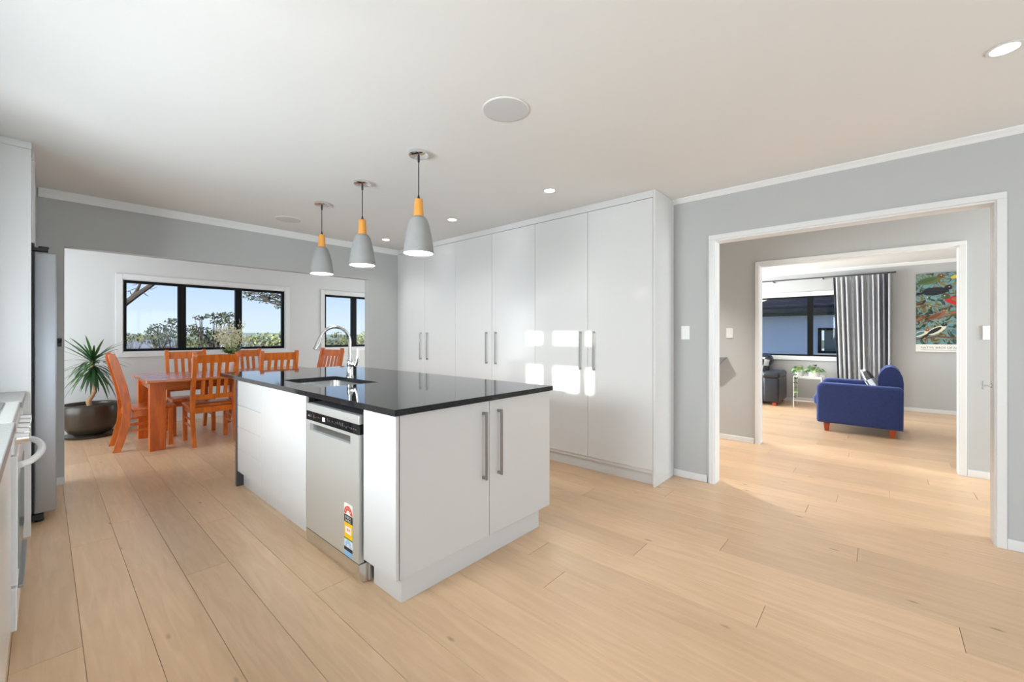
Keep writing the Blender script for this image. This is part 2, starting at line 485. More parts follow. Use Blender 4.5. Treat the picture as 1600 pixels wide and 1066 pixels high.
wall_segments('wall_dining_far', 'wall_pale', [(-1.2, 4.95, YW, YW + .12, 0, 1.02), (-1.2, 4.95, YW, YW + .12, 2.01, CEIL), (-1.2, W1[0], YW, YW + .12, 1.02, 2.01),
    (W1[1], W2[0], YW, YW + .12, 1.02, 2.01), (W2[1], 4.95, YW, YW + .12, 1.02, 2.01)])
DS = (5.5, 7.35, 0.1, 2.15)
for nm, xa, xb in (('wall_dining_left', -1.2, -1.08), ('wall_dining_right', 4.83, 4.95)):
    wall_segments(nm, 'wall_pale', [(xa, xb, YBT, DS[0], 0, CEIL), (xa, xb, DS[1], YW, 0, CEIL), (xa, xb, DS[0], DS[1], 0, DS[2]), (xa, xb, DS[0], DS[1], DS[3], CEIL)])
W3 = (0.35, 2.9, 0.85, 1.99)           # living window y0 y1 z0 z1
wall_segments('wall_living_far', 'wall_grey', [(X3, X3 + .12, -2.2, 4.4, 0, W3[2]), (X3, X3 + .12, -2.2, 4.4, W3[3], CEIL), (X3, X3 + .12, -2.2, W3[0], W3[2], W3[3]), (X3, X3 + .12, W3[1], 4.4, W3[2], W3[3])])
LS = (5.95, 9.05, 0.15, 2.2)
wall_segments('wall_living_left', 'wall_grey', [(X2T, LS[0], 4.2, 4.32, 0, CEIL), (LS[1], X3, 4.2, 4.32, 0, CEIL), (LS[0], LS[1], 4.2, 4.32, 0, LS[2]), (LS[0], LS[1], 4.2, 4.32, LS[3], CEIL)])
struct(box('wall_living_right', 'wall_grey', X2T, X3, -2.12, -2.0, 0, CEIL))
wall_segments('wall_hall_end', 'wall_grey', [(X1T, 4.0, -2.8, -2.68, 0, CEIL), (5.3, X2, -2.8, -2.68, 0, CEIL), (4.0, 5.3, -2.8, -2.68, 2.2, CEIL)])
struct(box('wall_hall_left', 'wall_grey', X1T, X2, 5.08, 5.2, 0, CEIL))

# unseen blockers added to keep low sun off the rear doors and side windows
struct(box('sun_blocker_rear', 'wall_pale', -4.2, -4.0, -10.0, -2.75, -.6, 4.2))
struct(box('sun_blocker_side', 'wall_pale', -4.2, -4.0, -1.15, 8.4, -.6, 4.2))
# skirting boards
def skirt(name, *b): struct(box(name, 'trim_white', *b, bev=0.003, seg=1))
BH = 0.062
skirt('baseboard_right', XR - .012, XR, O1B + .05, 1.384, 0, BH)
skirt('baseboard_right_near', XR - .012, XR, -2.9, O1A - .036, 0, BH)
skirt('baseboard_hall', X2 - .012, X2, O2B + .045, 5.0, 0, BH)
skirt('baseboard_hall_near', X2 - .012, X2, -2.6, O2A - .04, 0, BH)
skirt('baseboard_living', X3 - .012, X3, -1.9, 4.1, 0, BH)
skirt('baseboard_dining', -1.0, 4.7, YW - .012, YW, 0, BH)
skirt('baseboard_back', 0.062, 0.118, YB - .012, YBT, 0, BH)
# cornices
def cornice(name, axis, a, b, wall, sgn, h, d):
    poly = [(0, 0), (0, -h), (-0.18 * d, -h), (-0.55 * d, -0.55 * h), (-d, -0.2 * h), (-d, 0)]
    m = MB()
    if axis == 'y': m.prism([(wall + sgn * -p[0] * -1, CEIL + p[1]) for p in poly], 'y', a, b)
    else: m.prism([(wall + p[0] * sgn, CEIL + p[1]) for p in poly], 'x', a, b)
    struct(m.build(name, 'ceiling_white'))
cornice('trim_1', 'y', -3.55, 1.384, XR, 1, 0.038, 0.04)
cornice('trim_2', 'x', -0.03, XP, YB, 1, 0.07, 0.03)
cornice('trim_3', 'y', -1.95, 4.15, X3, 1, 0.05, 0.05)

# architraves and jamb linings of the two openings
def opening_trim(name, xa, xb, ya, yb, h, w=0.04, t=0.018):
    root = thing(name, ((xa + xb) / 2, (ya + yb) / 2, 0), None, None); root['kind'] = 'structure'
    for x0, x1 in ((xa - t, xa), (xb, xb + t)):
        box('architrave', 'trim_white', x0, x1, ya - w + .004, ya + .006, 0, h, root, bev=0.003, seg=1)
        box('architrave', 'trim_white', x0, x1, yb - .006, yb + w - .004, 0, h, root, bev=0.003, seg=1)
        box('architrave_head', 'trim_white', x0, x1, ya - w + .004, yb + w - .004, h, h + w, root, bev=0.003, seg=1)
    box('jamb_lining', 'trim_white', xa - .004, xb + .004, ya, ya + .012, 0, h, root)
    box('jamb_lining', 'trim_white', xa - .004, xb + .004, yb - .012, yb, 0, h, root)
    box('head_lining', 'trim_white', xa - .004, xb + .004, ya + .012, yb - .012, h - .012, h, root)
opening_trim('trim_4', XR, X1T, O1A, O1B, OH + .005)
opening_trim('trim_5', X2, X2T, O2A, O2B, OH + .005)

# ------------------------------------------------------------------ windows
def window(name, axis, a0, a1, z0, z1, wall, out, splits, arch=0.07, fr=0.035, mull=0.09, sill=True, rows=None, trim=True, glassmat='window_glass', mulls=None):
    """axis: direction the window runs along; out: +1/-1 towards outside; wall: inner wall plane"""
    c = ((a0 + a1) / 2, wall, z0) if axis == 'x' else (wall, (a0 + a1) / 2, z0)
    root = thing(name, c, None, None); root['kind'] = 'structure'
    def bx(nm, mat, p0, p1, d0, d1, q0, q1, bev=0.0, par=None):
        lo, hi = sorted((wall + out * d0, wall + out * d1))
        if axis == 'x': return box(nm, mat, p0, p1, lo, hi, q0, q1, par or root, bev, 1)
        return box(nm, mat, lo, hi, p0, p1, q0, q1, par or root, bev, 1)
    if trim:
        bx('architrave', 'trim_white', a0 - arch, a0, -.02, .0, z0 - arch, z1 + arch, .003)
        bx('architrave', 'trim_white', a1, a1 + arch, -.02, .0, z0 - arch, z1 + arch, .003)
        bx('architrave_head', 'trim_white', a0, a1, -.02, .0, z1, z1 + arch, .003)
        bx('window_sill', 'trim_white', a0, a1, -.028, .0, z0 - arch, z0, .003)
        bx('reveal', 'trim_white', a0, a0 + .008, 0, .05, z0, z1); bx('reveal', 'trim_white', a1 - .008, a1, 0, .05, z0, z1)
        bx('reveal', 'trim_white', a0 + .008, a1 - .008, 0, .05, z1 - .008, z1); bx('reveal', 'trim_white', a0 + .008, a1 - .008, 0, .05, z0, z0 + .008)
    f0, f1 = .03, .09
    b0, b1 = a0 + .008, a1 - .008; y0, y1 = z0 + .008, z1 - .008
    if not trim: b0, b1, y0, y1 = a0, a1, z0, z1
    bx('frame_stile', 'window_black', b0, b0 + fr, f0, f1, y0, y1)
    bx('frame_stile', 'window_black', b1 - fr, b1, f0, f1, y0, y1)
    bx('frame_rail', 'window_black', b0 + fr, b1 - fr, f0, f1, y1 - fr, y1)
    bx('frame_rail', 'window_black', b0 + fr, b1 - fr, f0, f1, y0, y0 + fr)
    edges = [b0 + fr]
    for s0, s1 in splits:
        bx('mullion', 'window_black', s0, s1, f0, f1, y0 + fr, y1 - fr); edges += [s0, s1]
    edges.append(b1 - fr)
    zr = [y0 + fr]
    for s0, s1 in (rows or []):
        bx('transom', 'window_black', b0 + fr, b1 - fr, f0 + .002, f1 - .002, s0, s1); zr += [s0, s1]
    zr.append(y1 - fr)
    for i in range(0, len(edges), 2):
        for j in range(0, len(zr), 2):
            bx('window_pane', glassmat, edges[i], edges[i + 1], .056, .062, zr[j], zr[j + 1])
    return root, bx
r1, bx1 = window('window_1', 'x', W1[0], W1[1], 1.02, 2.01, YW, 1, [(1.303, 1.397), (2.026, 2.115)], fr=0.036)
bx1('window_latch', 'window_black', 2.40, 2.44, .012, .03, 1.064, 1.074)
window('window_2', 'x', W2[0], W2[1], 1.02, 2.01, YW, 1, [(3.969, 4.067)], fr=0.036)
window('window_3', 'y', W3[0], W3[1], W3[2], W3[3], X3, 1, [(0.944, 1.032), (2.0, 2.09)], fr=0.03)
# unseen kitchen window, panes shaped to cast the sun patches, two rows of three lights
dY = 2.372
window('added_window_4', 'y', KW[0], KW[1], KW[2], KW[3], XL, -1, [(2.02 - dY, 2.075 - dY), (2.39 - dY, 2.50 - dY)], fr=0.03, rows=[(1.715, 1.925)])
window('added_window_5', 'x', RD[0], RD[1], 0.01, RD[2], YREAR, -1, [(0.80, 0.88), (2.12, 2.20)], fr=0.05, trim=False)  # windows from here on are added, unseen, to let the fill light in
window('added_window_6', 'y', DS[0], DS[1], DS[2], DS[3], -1.08, -1, [(6.40, 6.46)], fr=0.05, trim=False)
window('added_window_7', 'x', LS[0], LS[1], LS[2], LS[3], 4.2, 1, [(7.45, 7.52)], fr=0.05, trim=False)
window('added_window_8', 'y', DS[0], DS[1], DS[2], DS[3], 4.83, 1, [(6.40, 6.46)], fr=0.05, trim=False)
window('added_window_10', 'y', KD[0], KD[1], KD[2], KD[3], XL, -1, [(-2.18, -2.12)], fr=0.05, trim=False)
window('added_window_11', 'y', KB[0], KB[1], KB[2], KB[3], XL, -1, [(1.47, 1.52), (2.28, 2.33)], fr=0.04)
window('added_window_9', 'x', 4.0, 5.3, 0.01, 2.2, -2.68, -1, [(4.62, 4.68)], fr=0.05, trim=False)

# ------------------------------------------------------------------ kitchen: wall of tall cupboards
def bar_handle(parent, face, axis, a, z0, z1, out, off=0.034, w=0.011):
    """square bar pull standing off a door; face = door plane, axis normal to it"""
    m = MB()
    lo = lambda d0, d1: sorted((face + out * d0, face + out * d1))
    for (d0, d1, q0, q1) in ((off - w, off, z0, z1), (0, off - w, z0 + .002, z0 + .018), (0, off - w, z1 - .018, z1 - .002)):
        l, h = lo(d0, d1)
        if axis == 'x': m.box(l, h, a - w / 2, a + w / 2, q0, q1, bev=.0015, seg=1)
        else: m.box(a - w / 2, a + w / 2, l, h, q0, q1, bev=.0015, seg=1)
    m.build('handle', 'handle_metal', parent)

PY = [1.404, 2.022, 2.640, 3.258, 3.876, 4.494, 5.112]
plabels = ['white gloss double-door tall cupboard nearest the hall opening, sun patches on its doors',
           'middle of the three white gloss tall cupboards behind the island',
           'white gloss tall cupboard in the corner against the back wall']
for u in range(3):
    y0, ym, y1 = PY[2 * u], PY[2 * u + 1], PY[2 * u + 2]
    r = thing('tall_cupboard', ((XP + XR) / 2, ym, 0), plabels[u], 'cupboard', 'tall white cupboards')
    box('body', 'carcass_white', XP + .021, XR - .002, y0 + .001, y1 - .001, .10, 2.44, r)
    box('plinth', 'gloss_white', 3.379, 3.395, y0, y1, 0, .128, r)
    box('fascia', 'gloss_white', XP, XP + .02, y0 + (.0 if u else -.0), y1, 2.389, CEIL - .001, r)
    for k, (a, b) in enumerate(((y0, ym), (ym, y1))):
        d = box('door', 'gloss_white', XP, XP + .019, a + .0015, b - .0015, .134, 2.385, r, bev=.0012, seg=1)
        bar_handle(d, XP, 'x', b - .072 if k == 0 else a + .072, .930, 1.287, -1)
    if u == 0:
        box('end_panel', 'gloss_white', XP - .002, XR - .001, 1.384, 1.4025, 0, CEIL - .001, r, bev=.001, seg=1)
    if u == 2:
        box('filler', 'gloss_white', XP + .004, XP + .02, 5.1125, 5.1255, 0, CEIL - .002, r)

# ------------------------------------------------------------------ kitchen island
IX0, IX1, IY0, IY1, BZ = 1.062, 2.245, 1.655, 4.02, 0.912
UND = BZ - .030
# end cupboard that faces the hall, with the filler panel beside the dishwasher
r = thing('island_cupboard', (1.66, 1.83, 0), 'white island end cupboard with two long-handled doors facing the room', 'cupboard')
box('body', 'carcass_white', 1.107, 2.146, 1.676, 1.925, .125, UND - .001, r)
box('side_panel', 'gloss_white', IX0, IX0 + .018, 1.650, 1.936, .128, UND - .003, r, bev=.0012, seg=1)
box('plinth', 'gloss_white', 1.107, 2.146, 1.672, 1.688, 0, .125, r)
box('plinth_return', 'gloss_white', 1.107, 1.121, 1.6885, 1.915, 0, .125, r)
for k, (a, b) in enumerate(((1.088, 1.671), (1.674, 2.243))):
    d = box('door', 'gloss_white', a, b, IY0, IY0 + .018, .118, UND - .003, r, bev=.0012, seg=1)
    bar_handle(d, IY0, 'y', b - .050 if k == 0 else a + .068, .450, .826, -1, off=.036, w=.013)
# sink cupboard
r = thing('sink_cupboard', (1.3, 3.0, 0), 'white handleless sink cupboard between dishwasher and island drawers', 'cupboard')
box('body', 'carcass_white', 1.10, 1.95, 2.628, 3.420, .125, .640, r)
box('plinth', 'gloss_white', 1.107, 1.121, 2.628, 3.420, 0, .125, r)
for a, b in ((2.624, 3.021), (3.024, 3.421)):
    box('door', 'gloss_white', IX0, IX0 + .018, a, b, .128, UND - .003, r, bev=.0012, seg=1)
# drawers
r = thing('drawer_cabinet', (1.3, 3.7, 0), 'white island drawer stack at the dining end of the bench', 'drawers')
box('body', 'carcass_white', 1.10, 1.95, 3.424, 3.974, .125, UND - .001, r)
box('plinth', 'gloss_white', 1.107, 1.121, 3.424, 3.975, 0, .125, r)
zs = [.128, .314, .498, .676, UND - .003]
for i in range(4):
    box('drawer_front', 'gloss_white', IX0, IX0 + .018, 3.4245, 3.9745, zs[i] + .0012, zs[i + 1] - .0012, r, bev=.0012, seg=1)
tag(box('end_panel', 'charcoal_panel', 1.058, 2.20, 3.976, 4.018, 0, UND - .001, r), 'charcoal end panel')
# back panel of the island, away from the camera
o = box('island_back_panel', 'gloss_white', 2.150, 2.168, 2.0, 3.972, 0, UND - .001)
tag(o, 'white back panel of the island facing the tall cupboards', 'panel')
# worktop with the cut-out for the sink
SX0, SX1, SY0, SY1 = 1.195, 1.600, 2.705, 3.375
def worktop():
    m = MB()
    z0, z1 = UND, BZ
    X = [1.050, SX0, SX1, 2.257]; Y = [1.638, SY0, SY1, 4.43]
    for i in range(3):
        for j in range(3):
            if i == 1 and j == 1: continue
            m.add([(X[i], Y[j], z1), (X[i + 1], Y[j], z1), (X[i + 1], Y[j + 1], z1), (X[i], Y[j + 1], z1)], [(0, 1, 2, 3)])
            m.add([(X[i], Y[j], z0), (X[i + 1], Y[j], z0), (X[i + 1], Y[j + 1], z0), (X[i], Y[j + 1], z0)], [(3, 2, 1, 0)])
    def side(a, b): m.add([(a[0], a[1], z0), (b[0], b[1], z0), (b[0], b[1], z1), (a[0], a[1], z1)], [(0, 1, 2, 3)])
    for A in ([(X[0], y) for y in Y], [(X[3], y) for y in Y], [(x, Y[0]) for x in X], [(x, Y[3]) for x in X]):
        for p, q in zip(A, A[1:]): side(p, q)
    c = [(SX0, SY0), (SX1, SY0), (SX1, SY1), (SX0, SY1)]
    for p, q in zip(c, c[1:] + c[:1]): side(q, p)
    bm = bmesh.new()
    vm = [bm.verts.new(p) for p in m.v]
    for f in m.f: bm.faces.new([vm[i] for i in f])
    bmesh.ops.remove_doubles(bm, verts=bm.verts[:], dist=1e-5)
    bmesh.ops.recalc_face_normals(bm, faces=bm.faces[:])
    outer = [e for e in bm.edges if len(e.link_faces) == 2 and e.calc_face_angle(0) > 1.0 and all(abs(v.co.z - z1) < 1e-6 for v in e.verts)]
    bmesh.ops.bevel(bm, geom=outer, offset=.002, segments=2, profile=.5, affect='EDGES')
    o = MB().bm(bm).build('island_worktop', 'black_granite')
    return tag(o, 'polished black stone worktop on the white kitchen island', 'worktop')
worktop()
# undermount sink
def sink():
    r = thing('kitchen_sink', ((SX0 + SX1) / 2, (SY0 + SY1) / 2, .66), 'stainless steel one-and-a-half bowl sink set under the black worktop', 'sink')
    def bowl(x0, x1, y0, y1, d):
        bm = bmesh.new(); n = 6; rc = .05
        def ring(inset, z):
            out = []
            for cx, cy, a0 in ((x1 - rc, y1 - rc, 0), (x0 + rc, y1 - rc, PI / 2), (x0 + rc, y0 + rc, PI), (x1 - rc, y0 + rc, 1.5 * PI)):
                for k in range(n + 1):
                    a = a0 + k / n * PI / 2
                    out.append(bm.verts.new((cx + (rc - inset) * math.cos(a), cy + (rc - inset) * math.sin(a), z)))
            return out
        rings = [ring(-.006, UND - .002), ring(.0, UND - .003), ring(.004, UND - d + .03), ring(.014, UND - d + .008), ring(.034, UND - d)]
        for a, b in zip(rings, rings[1:]):
            for k in range(len(a)): bm.faces.new((a[k], a[(k + 1) % len(a)], b[(k + 1) % len(a)], b[k]))
        bm.faces.new(rings[-1])
        o = MB().bm(bm).build('bowl', 'steel', r, smooth=True, angle=60)
        MB().lathe([(.0, .001), (.03, .001), (.036, .004), (.040, .001)], ((x0 + x1) / 2, (y0 + y1) / 2, UND - d), 20, cap0=False, cap1=False).build('drain', 'chrome', o, smooth=True)
    bowl(SX0 - .004, SX1 + .004, 2.885, SY1 + .004, .19)
    bowl(SX0 - .004, SX1 + .004, SY0 - .004, 2.855, .13)
    box('bridge', 'steel', SX0 - .004, SX1 + .004, 2.8605, 2.8795, UND - .05, UND - .003, r, bev=.004)
sink()
# mixer tap
def tap():
    bx_, by_ = 1.640, 3.205
    r = thing('kitchen_tap', (bx_, by_, BZ), 'chrome gooseneck mixer tap with side lever behind the sink', 'tap')
    MB().lathe([(.030, 0), (.030, .006), (.026, .010), (.0245, .075), (.022, .085)], (bx_, by_, BZ), 24).build('base', 'chrome', r, smooth=True)
    MB().lathe([(.022, .085), (.0235, .088), (.0235, .135), (.017, .145)], (bx_, by_, BZ), 24).build('collar', 'chrome', r, smooth=True)
    d = Vector((-1, .05, 0)).normalized(); R = .118; zt = BZ + .285
    pts = [(bx_, by_, BZ + .14), (bx_, by_, BZ + .2), (bx_, by_, zt)]
    for k in range(1, 15):
        a = PI * 0.90 * k / 14
        pts.append((bx_ + d.x * R * (1 - math.cos(a)), by_ + d.y * R * (1 - math.cos(a)), zt + R * math.sin(a)))
    MB().tube(pts, .0125, 14).build('spout', 'chrome', r, smooth=True)
    e = Vector(pts[-1]); t = (e - Vector(pts[-2])).normalized()
    h = MB().tube([e, e + t * .01, e + t * .10], [.0135, .0155, .0165], 14).build('spray_head', 'chrome', r, smooth=True)
    s = Vector((.62, -.78, 0))
    p0 = Vector((bx_, by_, BZ + .105)); p1 = p0 + s * .045
    MB().tube([p0, p1], [.016, .016], 12).build('lever_hub', 'chrome', r, smooth=True)
    m = MB().tube([p1 + Vector((0, 0, -.012)), p1 + s * .012 + Vector((0, 0, .02)), p1 + s * .02 + Vector((0, 0, .075)), p1 + s * .022 + Vector((0, 0, .125))], [.014, .012, .010, .008], 10)
    m.build('lever', 'chrome', r, smooth=True)
tap()
# dishwasher in its bay
def dishwasher():
    ya, yb = 1.954, 2.578; xf = 1.046
    r = thing('dishwasher', (1.3, (ya + yb) / 2, 0), 'stainless steel dishwasher with rating stickers built into the island', 'dishwasher')
    box('body', 'charcoal_panel', 1.075, 1.62, ya + .004, yb - .004, .09, .846, r)
    m = MB()
    # door front with a cut for the grip recess
    gy0, gy1, gz0, gz1 = ya + .085, yb - .050, .690, .732
    for b in ((ya, yb, .102, gz0), (ya, yb, gz1, .748), (ya, gy0, gz0, gz1), (gy1, yb, gz0, gz1)):
        m.box(xf, 1.0745, b[0], b[1], b[2], b[3])
    door = m.build('door', 'steel_satin', r)
    box('grip_recess', 'handle_metal', xf + .020, xf + .026, gy0 + .0005, gy1 - .0005, gz0 + .0005, gz1 - .0005, door)
    cp = box('control_panel', 'black_glass', xf + .001, 1.0745, ya, yb, .7485, .800, r)
    box('display', 'display_glow', xf - .0002, xf + .0008, yb - .245, yb - .215, .763, .785, cp)
    mk = MB(); random.seed(3)
    for k in range(26):
        y = yb - .045 - k * .0195
        if yb - .26 < y < yb - .20: continue
        mk.box(xf + .0002, xf + .0008, y - .005, y + .004, .764 + random.random() * .012, .770 + random.random() * .018)
    for k in range(3): mk.box(xf, xf + .0008, ya + .025 + k * .022, ya + .038 + k * .022, .768, .776)
    tag(mk.build('panel_marks', 'handle_metal', cp), kind='stuff')
    MB().box(xf, xf + .0008, yb - .035, yb - .027, .770, .777).build('power_button', 'plastic_white', cp)
    box('top_strip', 'steel_satin', xf, 1.0745, ya, yb, .8005, .846, r, bev=.003)
    # kick plate, rounded foot
    prof = [(1.046, .098), (1.046, .055), (1.052, .024), (1.066, .006), (1.09, .004), (1.09, .098)]
    MB().prism([(p[0], p[1]) for p in prof], 'y', ya - .004, yb + .002).build('kick_plate', 'steel', r)
    MB().box(1.091, 1.16, ya - .02, yb, .004, .094).build('base', 'steel', r)
    for y in (ya + .05, yb - .05):
        MB().lathe([(.016, 0), (.016, .006)], (1.30, y, 0), 10).build('foot', 'plastic_black', r)
        MB().lathe([(.010, .0061), (.010, .0899)], (1.30, y, 0), 10).build('foot_stem', 'steel', r)
    # rating stickers near the hinge side of the door
    sy0, sy1 = ya + .062, ya + .150; xs = xf - .0006
    def st(name, mat, a, b, z0, z1, lift=0, par=door): return MB().box(xs - lift, xf, a, b, z0, z1).build(name, mat, par)
    s1 = st('energy_sticker', 'sticker_white', sy0, sy1, .300, .375)
    st('sticker_band', 'sticker_black', sy0, sy1, .278, .318, .0004, s1)
    s2 = st('yellow_sticker', 'sticker_yellow', sy0, sy1, .196, .278)
    st('sticker_box', 'sticker_white', sy0 + .012, sy1 - .012, .222, .258, .0004, s2)
    st('sticker_band', 'sticker_green', sy0, sy1, .190, .198, .0004, s2)
    for k in range(2): st('sticker_mark', 'sticker_red', sy0 + .030 + k * .018, sy0 + .040 + k * .018, .234, .248, .0008, s2)
    s3 = st('water_sticker', 'sticker_pale', sy0, sy1, .104, .190)
    st('sticker_band', 'sticker_black', sy0, sy1, .132, .150, .0004, s3)
    st('sticker_panel', 'sticker_blue', sy0, sy1, .104, .132, .0004, s3)
    def arc(mat, cz, r0, r1, x, par):
        m = MB(); n = 12; cy = (sy0 + sy1) / 2; v = []
        for k in range(n + 1):
            a = PI * k / n
            v += [(x, cy + r0 * math.cos(a), cz + r0 * math.sin(a)), (x, cy + r1 * math.cos(a), cz + r1 * math.sin(a))]
        m.add(v, [(2 * k, 2 * k + 1, 2 * k + 3, 2 * k + 2) for k in range(n)]).build('sticker_arc', mat, par)
    arc('sticker_red', .322, .020, .044, xs - .0005, s1)
    arc('sticker_blue', .153, .018, .034, xs - .0005, s3)
    def stars(cz, rad, n, par, mat):
        m = MB(); cy = (sy0 + sy1) / 2
        for k in range(n):
            a = PI * (k + .7) / (n + .4); py, pz = cy + rad * math.cos(a), cz + rad * math.sin(a)
            v = [(xs - .0010, py + (.0055 if i % 2 == 0 else .0024) * math.sin(i * PI / 5), pz + (.0055 if i % 2 == 0 else .0024) * math.cos(i * PI / 5)) for i in range(10)]
            m.add(v, [tuple(range(10))])
        m.build('sticker_stars', mat, par)
    stars(.322, .032, 4, s1, 'sticker_white'); stars(.153, .026, 5, s3, 'sticker_white')
    text_mesh('ENERGY', 'sticker_white', (xs - .0012, (sy0 + sy1) / 2, .300), .0165, (PI / 2, 0, -PI / 2), s1)
    text_mesh('RATING', 'sticker_white', (xs - .0012, (sy0 + sy1) / 2, .283), .0165, (PI / 2, 0, -PI / 2), s1)
for n_, c_ in (('sticker_white', srgb(240, 238, 232)), ('sticker_black', srgb(40, 40, 42)), ('sticker_yellow', srgb(246, 196, 20)), ('sticker_green', srgb(110, 140, 40)),
               ('sticker_red', srgb(228, 82, 58)), ('sticker_pale', srgb(225, 236, 244)), ('sticker_blue', srgb(150, 200, 238))):
    flat(n_, c_)
def text_mesh(s, mat, loc, size, rot, parent, name='lettering', sx=1.0):
    cu = bpy.data.curves.new(name, 'FONT'); cu.body = s; cu.size = size; cu.align_x = 'CENTER'; cu.align_y = 'BOTTOM_BASELINE'
    t = bpy.data.objects.new('tmp_text', cu); COL.objects.link(t)
    bpy.context.view_layer.update()
    me = bpy.data.meshes.new_from_object(t.evaluated_get(bpy.context.evaluated_depsgraph_get()))
    bpy.data.objects.remove(t); me.materials.clear(); me.materials.append(MATS[mat])
    o = bpy.data.objects.new(name, me); COL.objects.link(o); o.parent = parent
    o.location = Vector(loc) - Vector((parent['_wx'], parent['_wy'], parent['_wz'])); o.rotation_euler = rot; o.scale = (sx, 1, 1)
    return o
dishwasher()

# ------------------------------------------------------------------ kitchen: left run of cabinets, stove, fridge
FX = -0.085
r = thing('base_cabinet', (-.4, 1.9, 0), 'white gloss base cabinet at the left edge, nearest the camera', 'cabinet')
box('body', 'carcass_white', XL + .01, FX - .02, 1.2, 2.555, .10, .868, r)
box('plinth', 'gloss_white', FX - .05, FX - .035, 1.2, 2.555, 0, .10, r)
for a, b in ((1.2, 1.876), (1.879, 2.555)):
    box('door', 'gloss_white', FX - .019, FX, a, b, .105, .866, r, bev=.0012, seg=1)
r = thing('base_cabinet', (-.4, 3.6, 0), 'narrow white base cabinet between the stove and the tall panel', 'cabinet')
box('body', 'carcass_white', XL + .01, FX - .02, 3.345, 3.945, .10, .868, r)
box('plinth', 'gloss_white', FX - .05, FX - .035, 3.345, 3.945, 0, .10, r)
box('door', 'gloss_white', FX - .019, FX, 3.346, 3.944, .105, .866, r, bev=.0012, seg=1)
for a, b, lb in ((1.2, 2.556, 'grey worktop at the left edge in front of the stove'), (3.344, 3.947, 'grey worktop between the stove and the white tall panel')):
    o = box('worktop', 'bench_laminate', XL + .002, FX + .012, a, b, .870, .906, bev=.004)
    tag(o, lb, 'worktop')
def stove():
    ya, yb = 2.562, 3.338; yc = (ya + yb) / 2
    r = thing('stove', (-.4, yc, 0), 'white freestanding stove with chrome knobs and bowed oven handle', 'stove')
    box('body', 'appliance_white', XL + .02, FX - .003, ya, yb, .06, .880, r)
    box('base', 'plastic_black', XL + .05, FX - .06, ya + .02, yb - .02, 0, .06, r)
    ct = box('cooktop', 'steel_satin', XL + .02, FX + .004, ya, yb, .8805, .908, r, bev=.004)
    box('hob_glass', 'black_glass', XL + .07, FX - .045, ya + .04, yb - .04, .9082, .912, ct, bev=.001, seg=1)
    for dx in (-.52, -.25):
        for dy in (-.2, .2):
            MB().lathe([(.07, 0), (.075, .004), (.09, .004), (.095, 0)], (FX + dx + .08, yc + dy, .9122), 28, cap0=False, cap1=False).build('hob_ring', 'steel', ct, smooth=True)
    box('control_panel', 'steel_satin', FX - .0028, FX + .008, ya + .004, yb - .004, .775, .878, r, bev=.002, seg=1)
    for k in range(5):
        y = ya + .09 + k * .149
        MB().tube([(FX + .0082, y, .826), (FX + .014, y, .826), (FX + .044, y, .826)], [.026, .024, .021], 16).build('knob', 'chrome', r, smooth=True)
    d = box('oven_door', 'appliance_white', FX - .0028, FX + .016, ya + .006, yb - .006, .255, .768, r, bev=.003)
    box('oven_glass', 'oven_window', FX + .0162, FX + .019, ya + .06, yb - .06, .30, .66, d, bev=.001, seg=1)
    pts = []
    for k in range(17):
        t = k / 16; y = ya + .055 + t * (yb - ya - .11)
        pts.append((FX + .018 + .062 * math.sin(PI * t) ** .55, y, .722))
    MB().tube(pts, .0135, 10).build('handle', 'appliance_white', d, smooth=True)
    dr = box('drawer', 'appliance_white', FX - .0028, FX + .014, ya + .006, yb - .006, .075, .246, r, bev=.003)
    box('drawer_pull', 'handle_metal', FX + .0142, FX + .030, ya + .10, yb - .10, .205, .217, dr, bev=.003)
plain('oven_window', (0.25, 0.34, 0.33, 1), 0.08, noise=0.05)
stove()
r = thing('tall_cabinet', (-.4, 4.04, 0), 'white full-height cabinet standing left of the fridge', 'cabinet')
box('side_panel', 'gloss_white', XL + .002, -0.052, 3.950, 3.968, 0, CEIL - .045, r, bev=.001, seg=1)
box('body', 'carcass_white', XL + .002, -0.072, 3.9685, 4.125, 0, CEIL - .045, r)
box('front_panel', 'gloss_white', -0.0715, -0.053, 3.9685, 4.125, .105, CEIL - .045, r)
box('fascia', 'gloss_white', XL + .002, -0.050, 3.946, 4.125, CEIL - .0445, CEIL - .002, r)
# fridge
def fridge():
    r = thing('fridge', (-.3, 4.6, 0), 'silver fridge seen edge-on beside the white tall panel', 'fridge')
    box('body', 'fridge_steel', XL + .03, -.058, 4.185, 5.04, .055, 1.812, r, bev=.004)
    box('gasket', 'plastic_black', -.0575, -.046, 4.19, 5.035, .07, 1.80, r)
    box('door', 'fridge_steel', -.0455, .058, 4.180, 5.045, .065, 1.800, r, bev=.008, seg=3)
    m = MB().box(-.20, .02, 4.182, 4.25, 1.8125, 1.832)
    m.lathe([(.025, 0), (.025, .012)], (-.0, 4.215, 1.832), 16)
    m.build('hinge_cover', 'plastic_black', r)
    m = MB()
    m.box(XL + .06, .0, 4.20, 5.02, .018, .0545)
    m.build('base_grille', 'plastic_black', r)
    for y in (4.24, 4.98):
        for x in (-.02, -.6):
            MB().lathe([(.022, 0), (.024, .012), (.012, .0179)], (x, y, 0), 12).build('foot', 'plastic_black', r)
fridge()
r = thing('overhead_cabinet', (-.4, 4.6, 1.85), 'white overhead cabinet above the fridge', 'cabinet')
box('body', 'carcass_white', XL + .002, -.058, 4.128, 5.123, 1.85, 2.40, r)
for a, b in ((4.128, 4.624), (4.627, 5.123)):
    box('door', 'gloss_white', -.0575, -.040, a, b, 1.852, 2.388, r, bev=.001, seg=1)
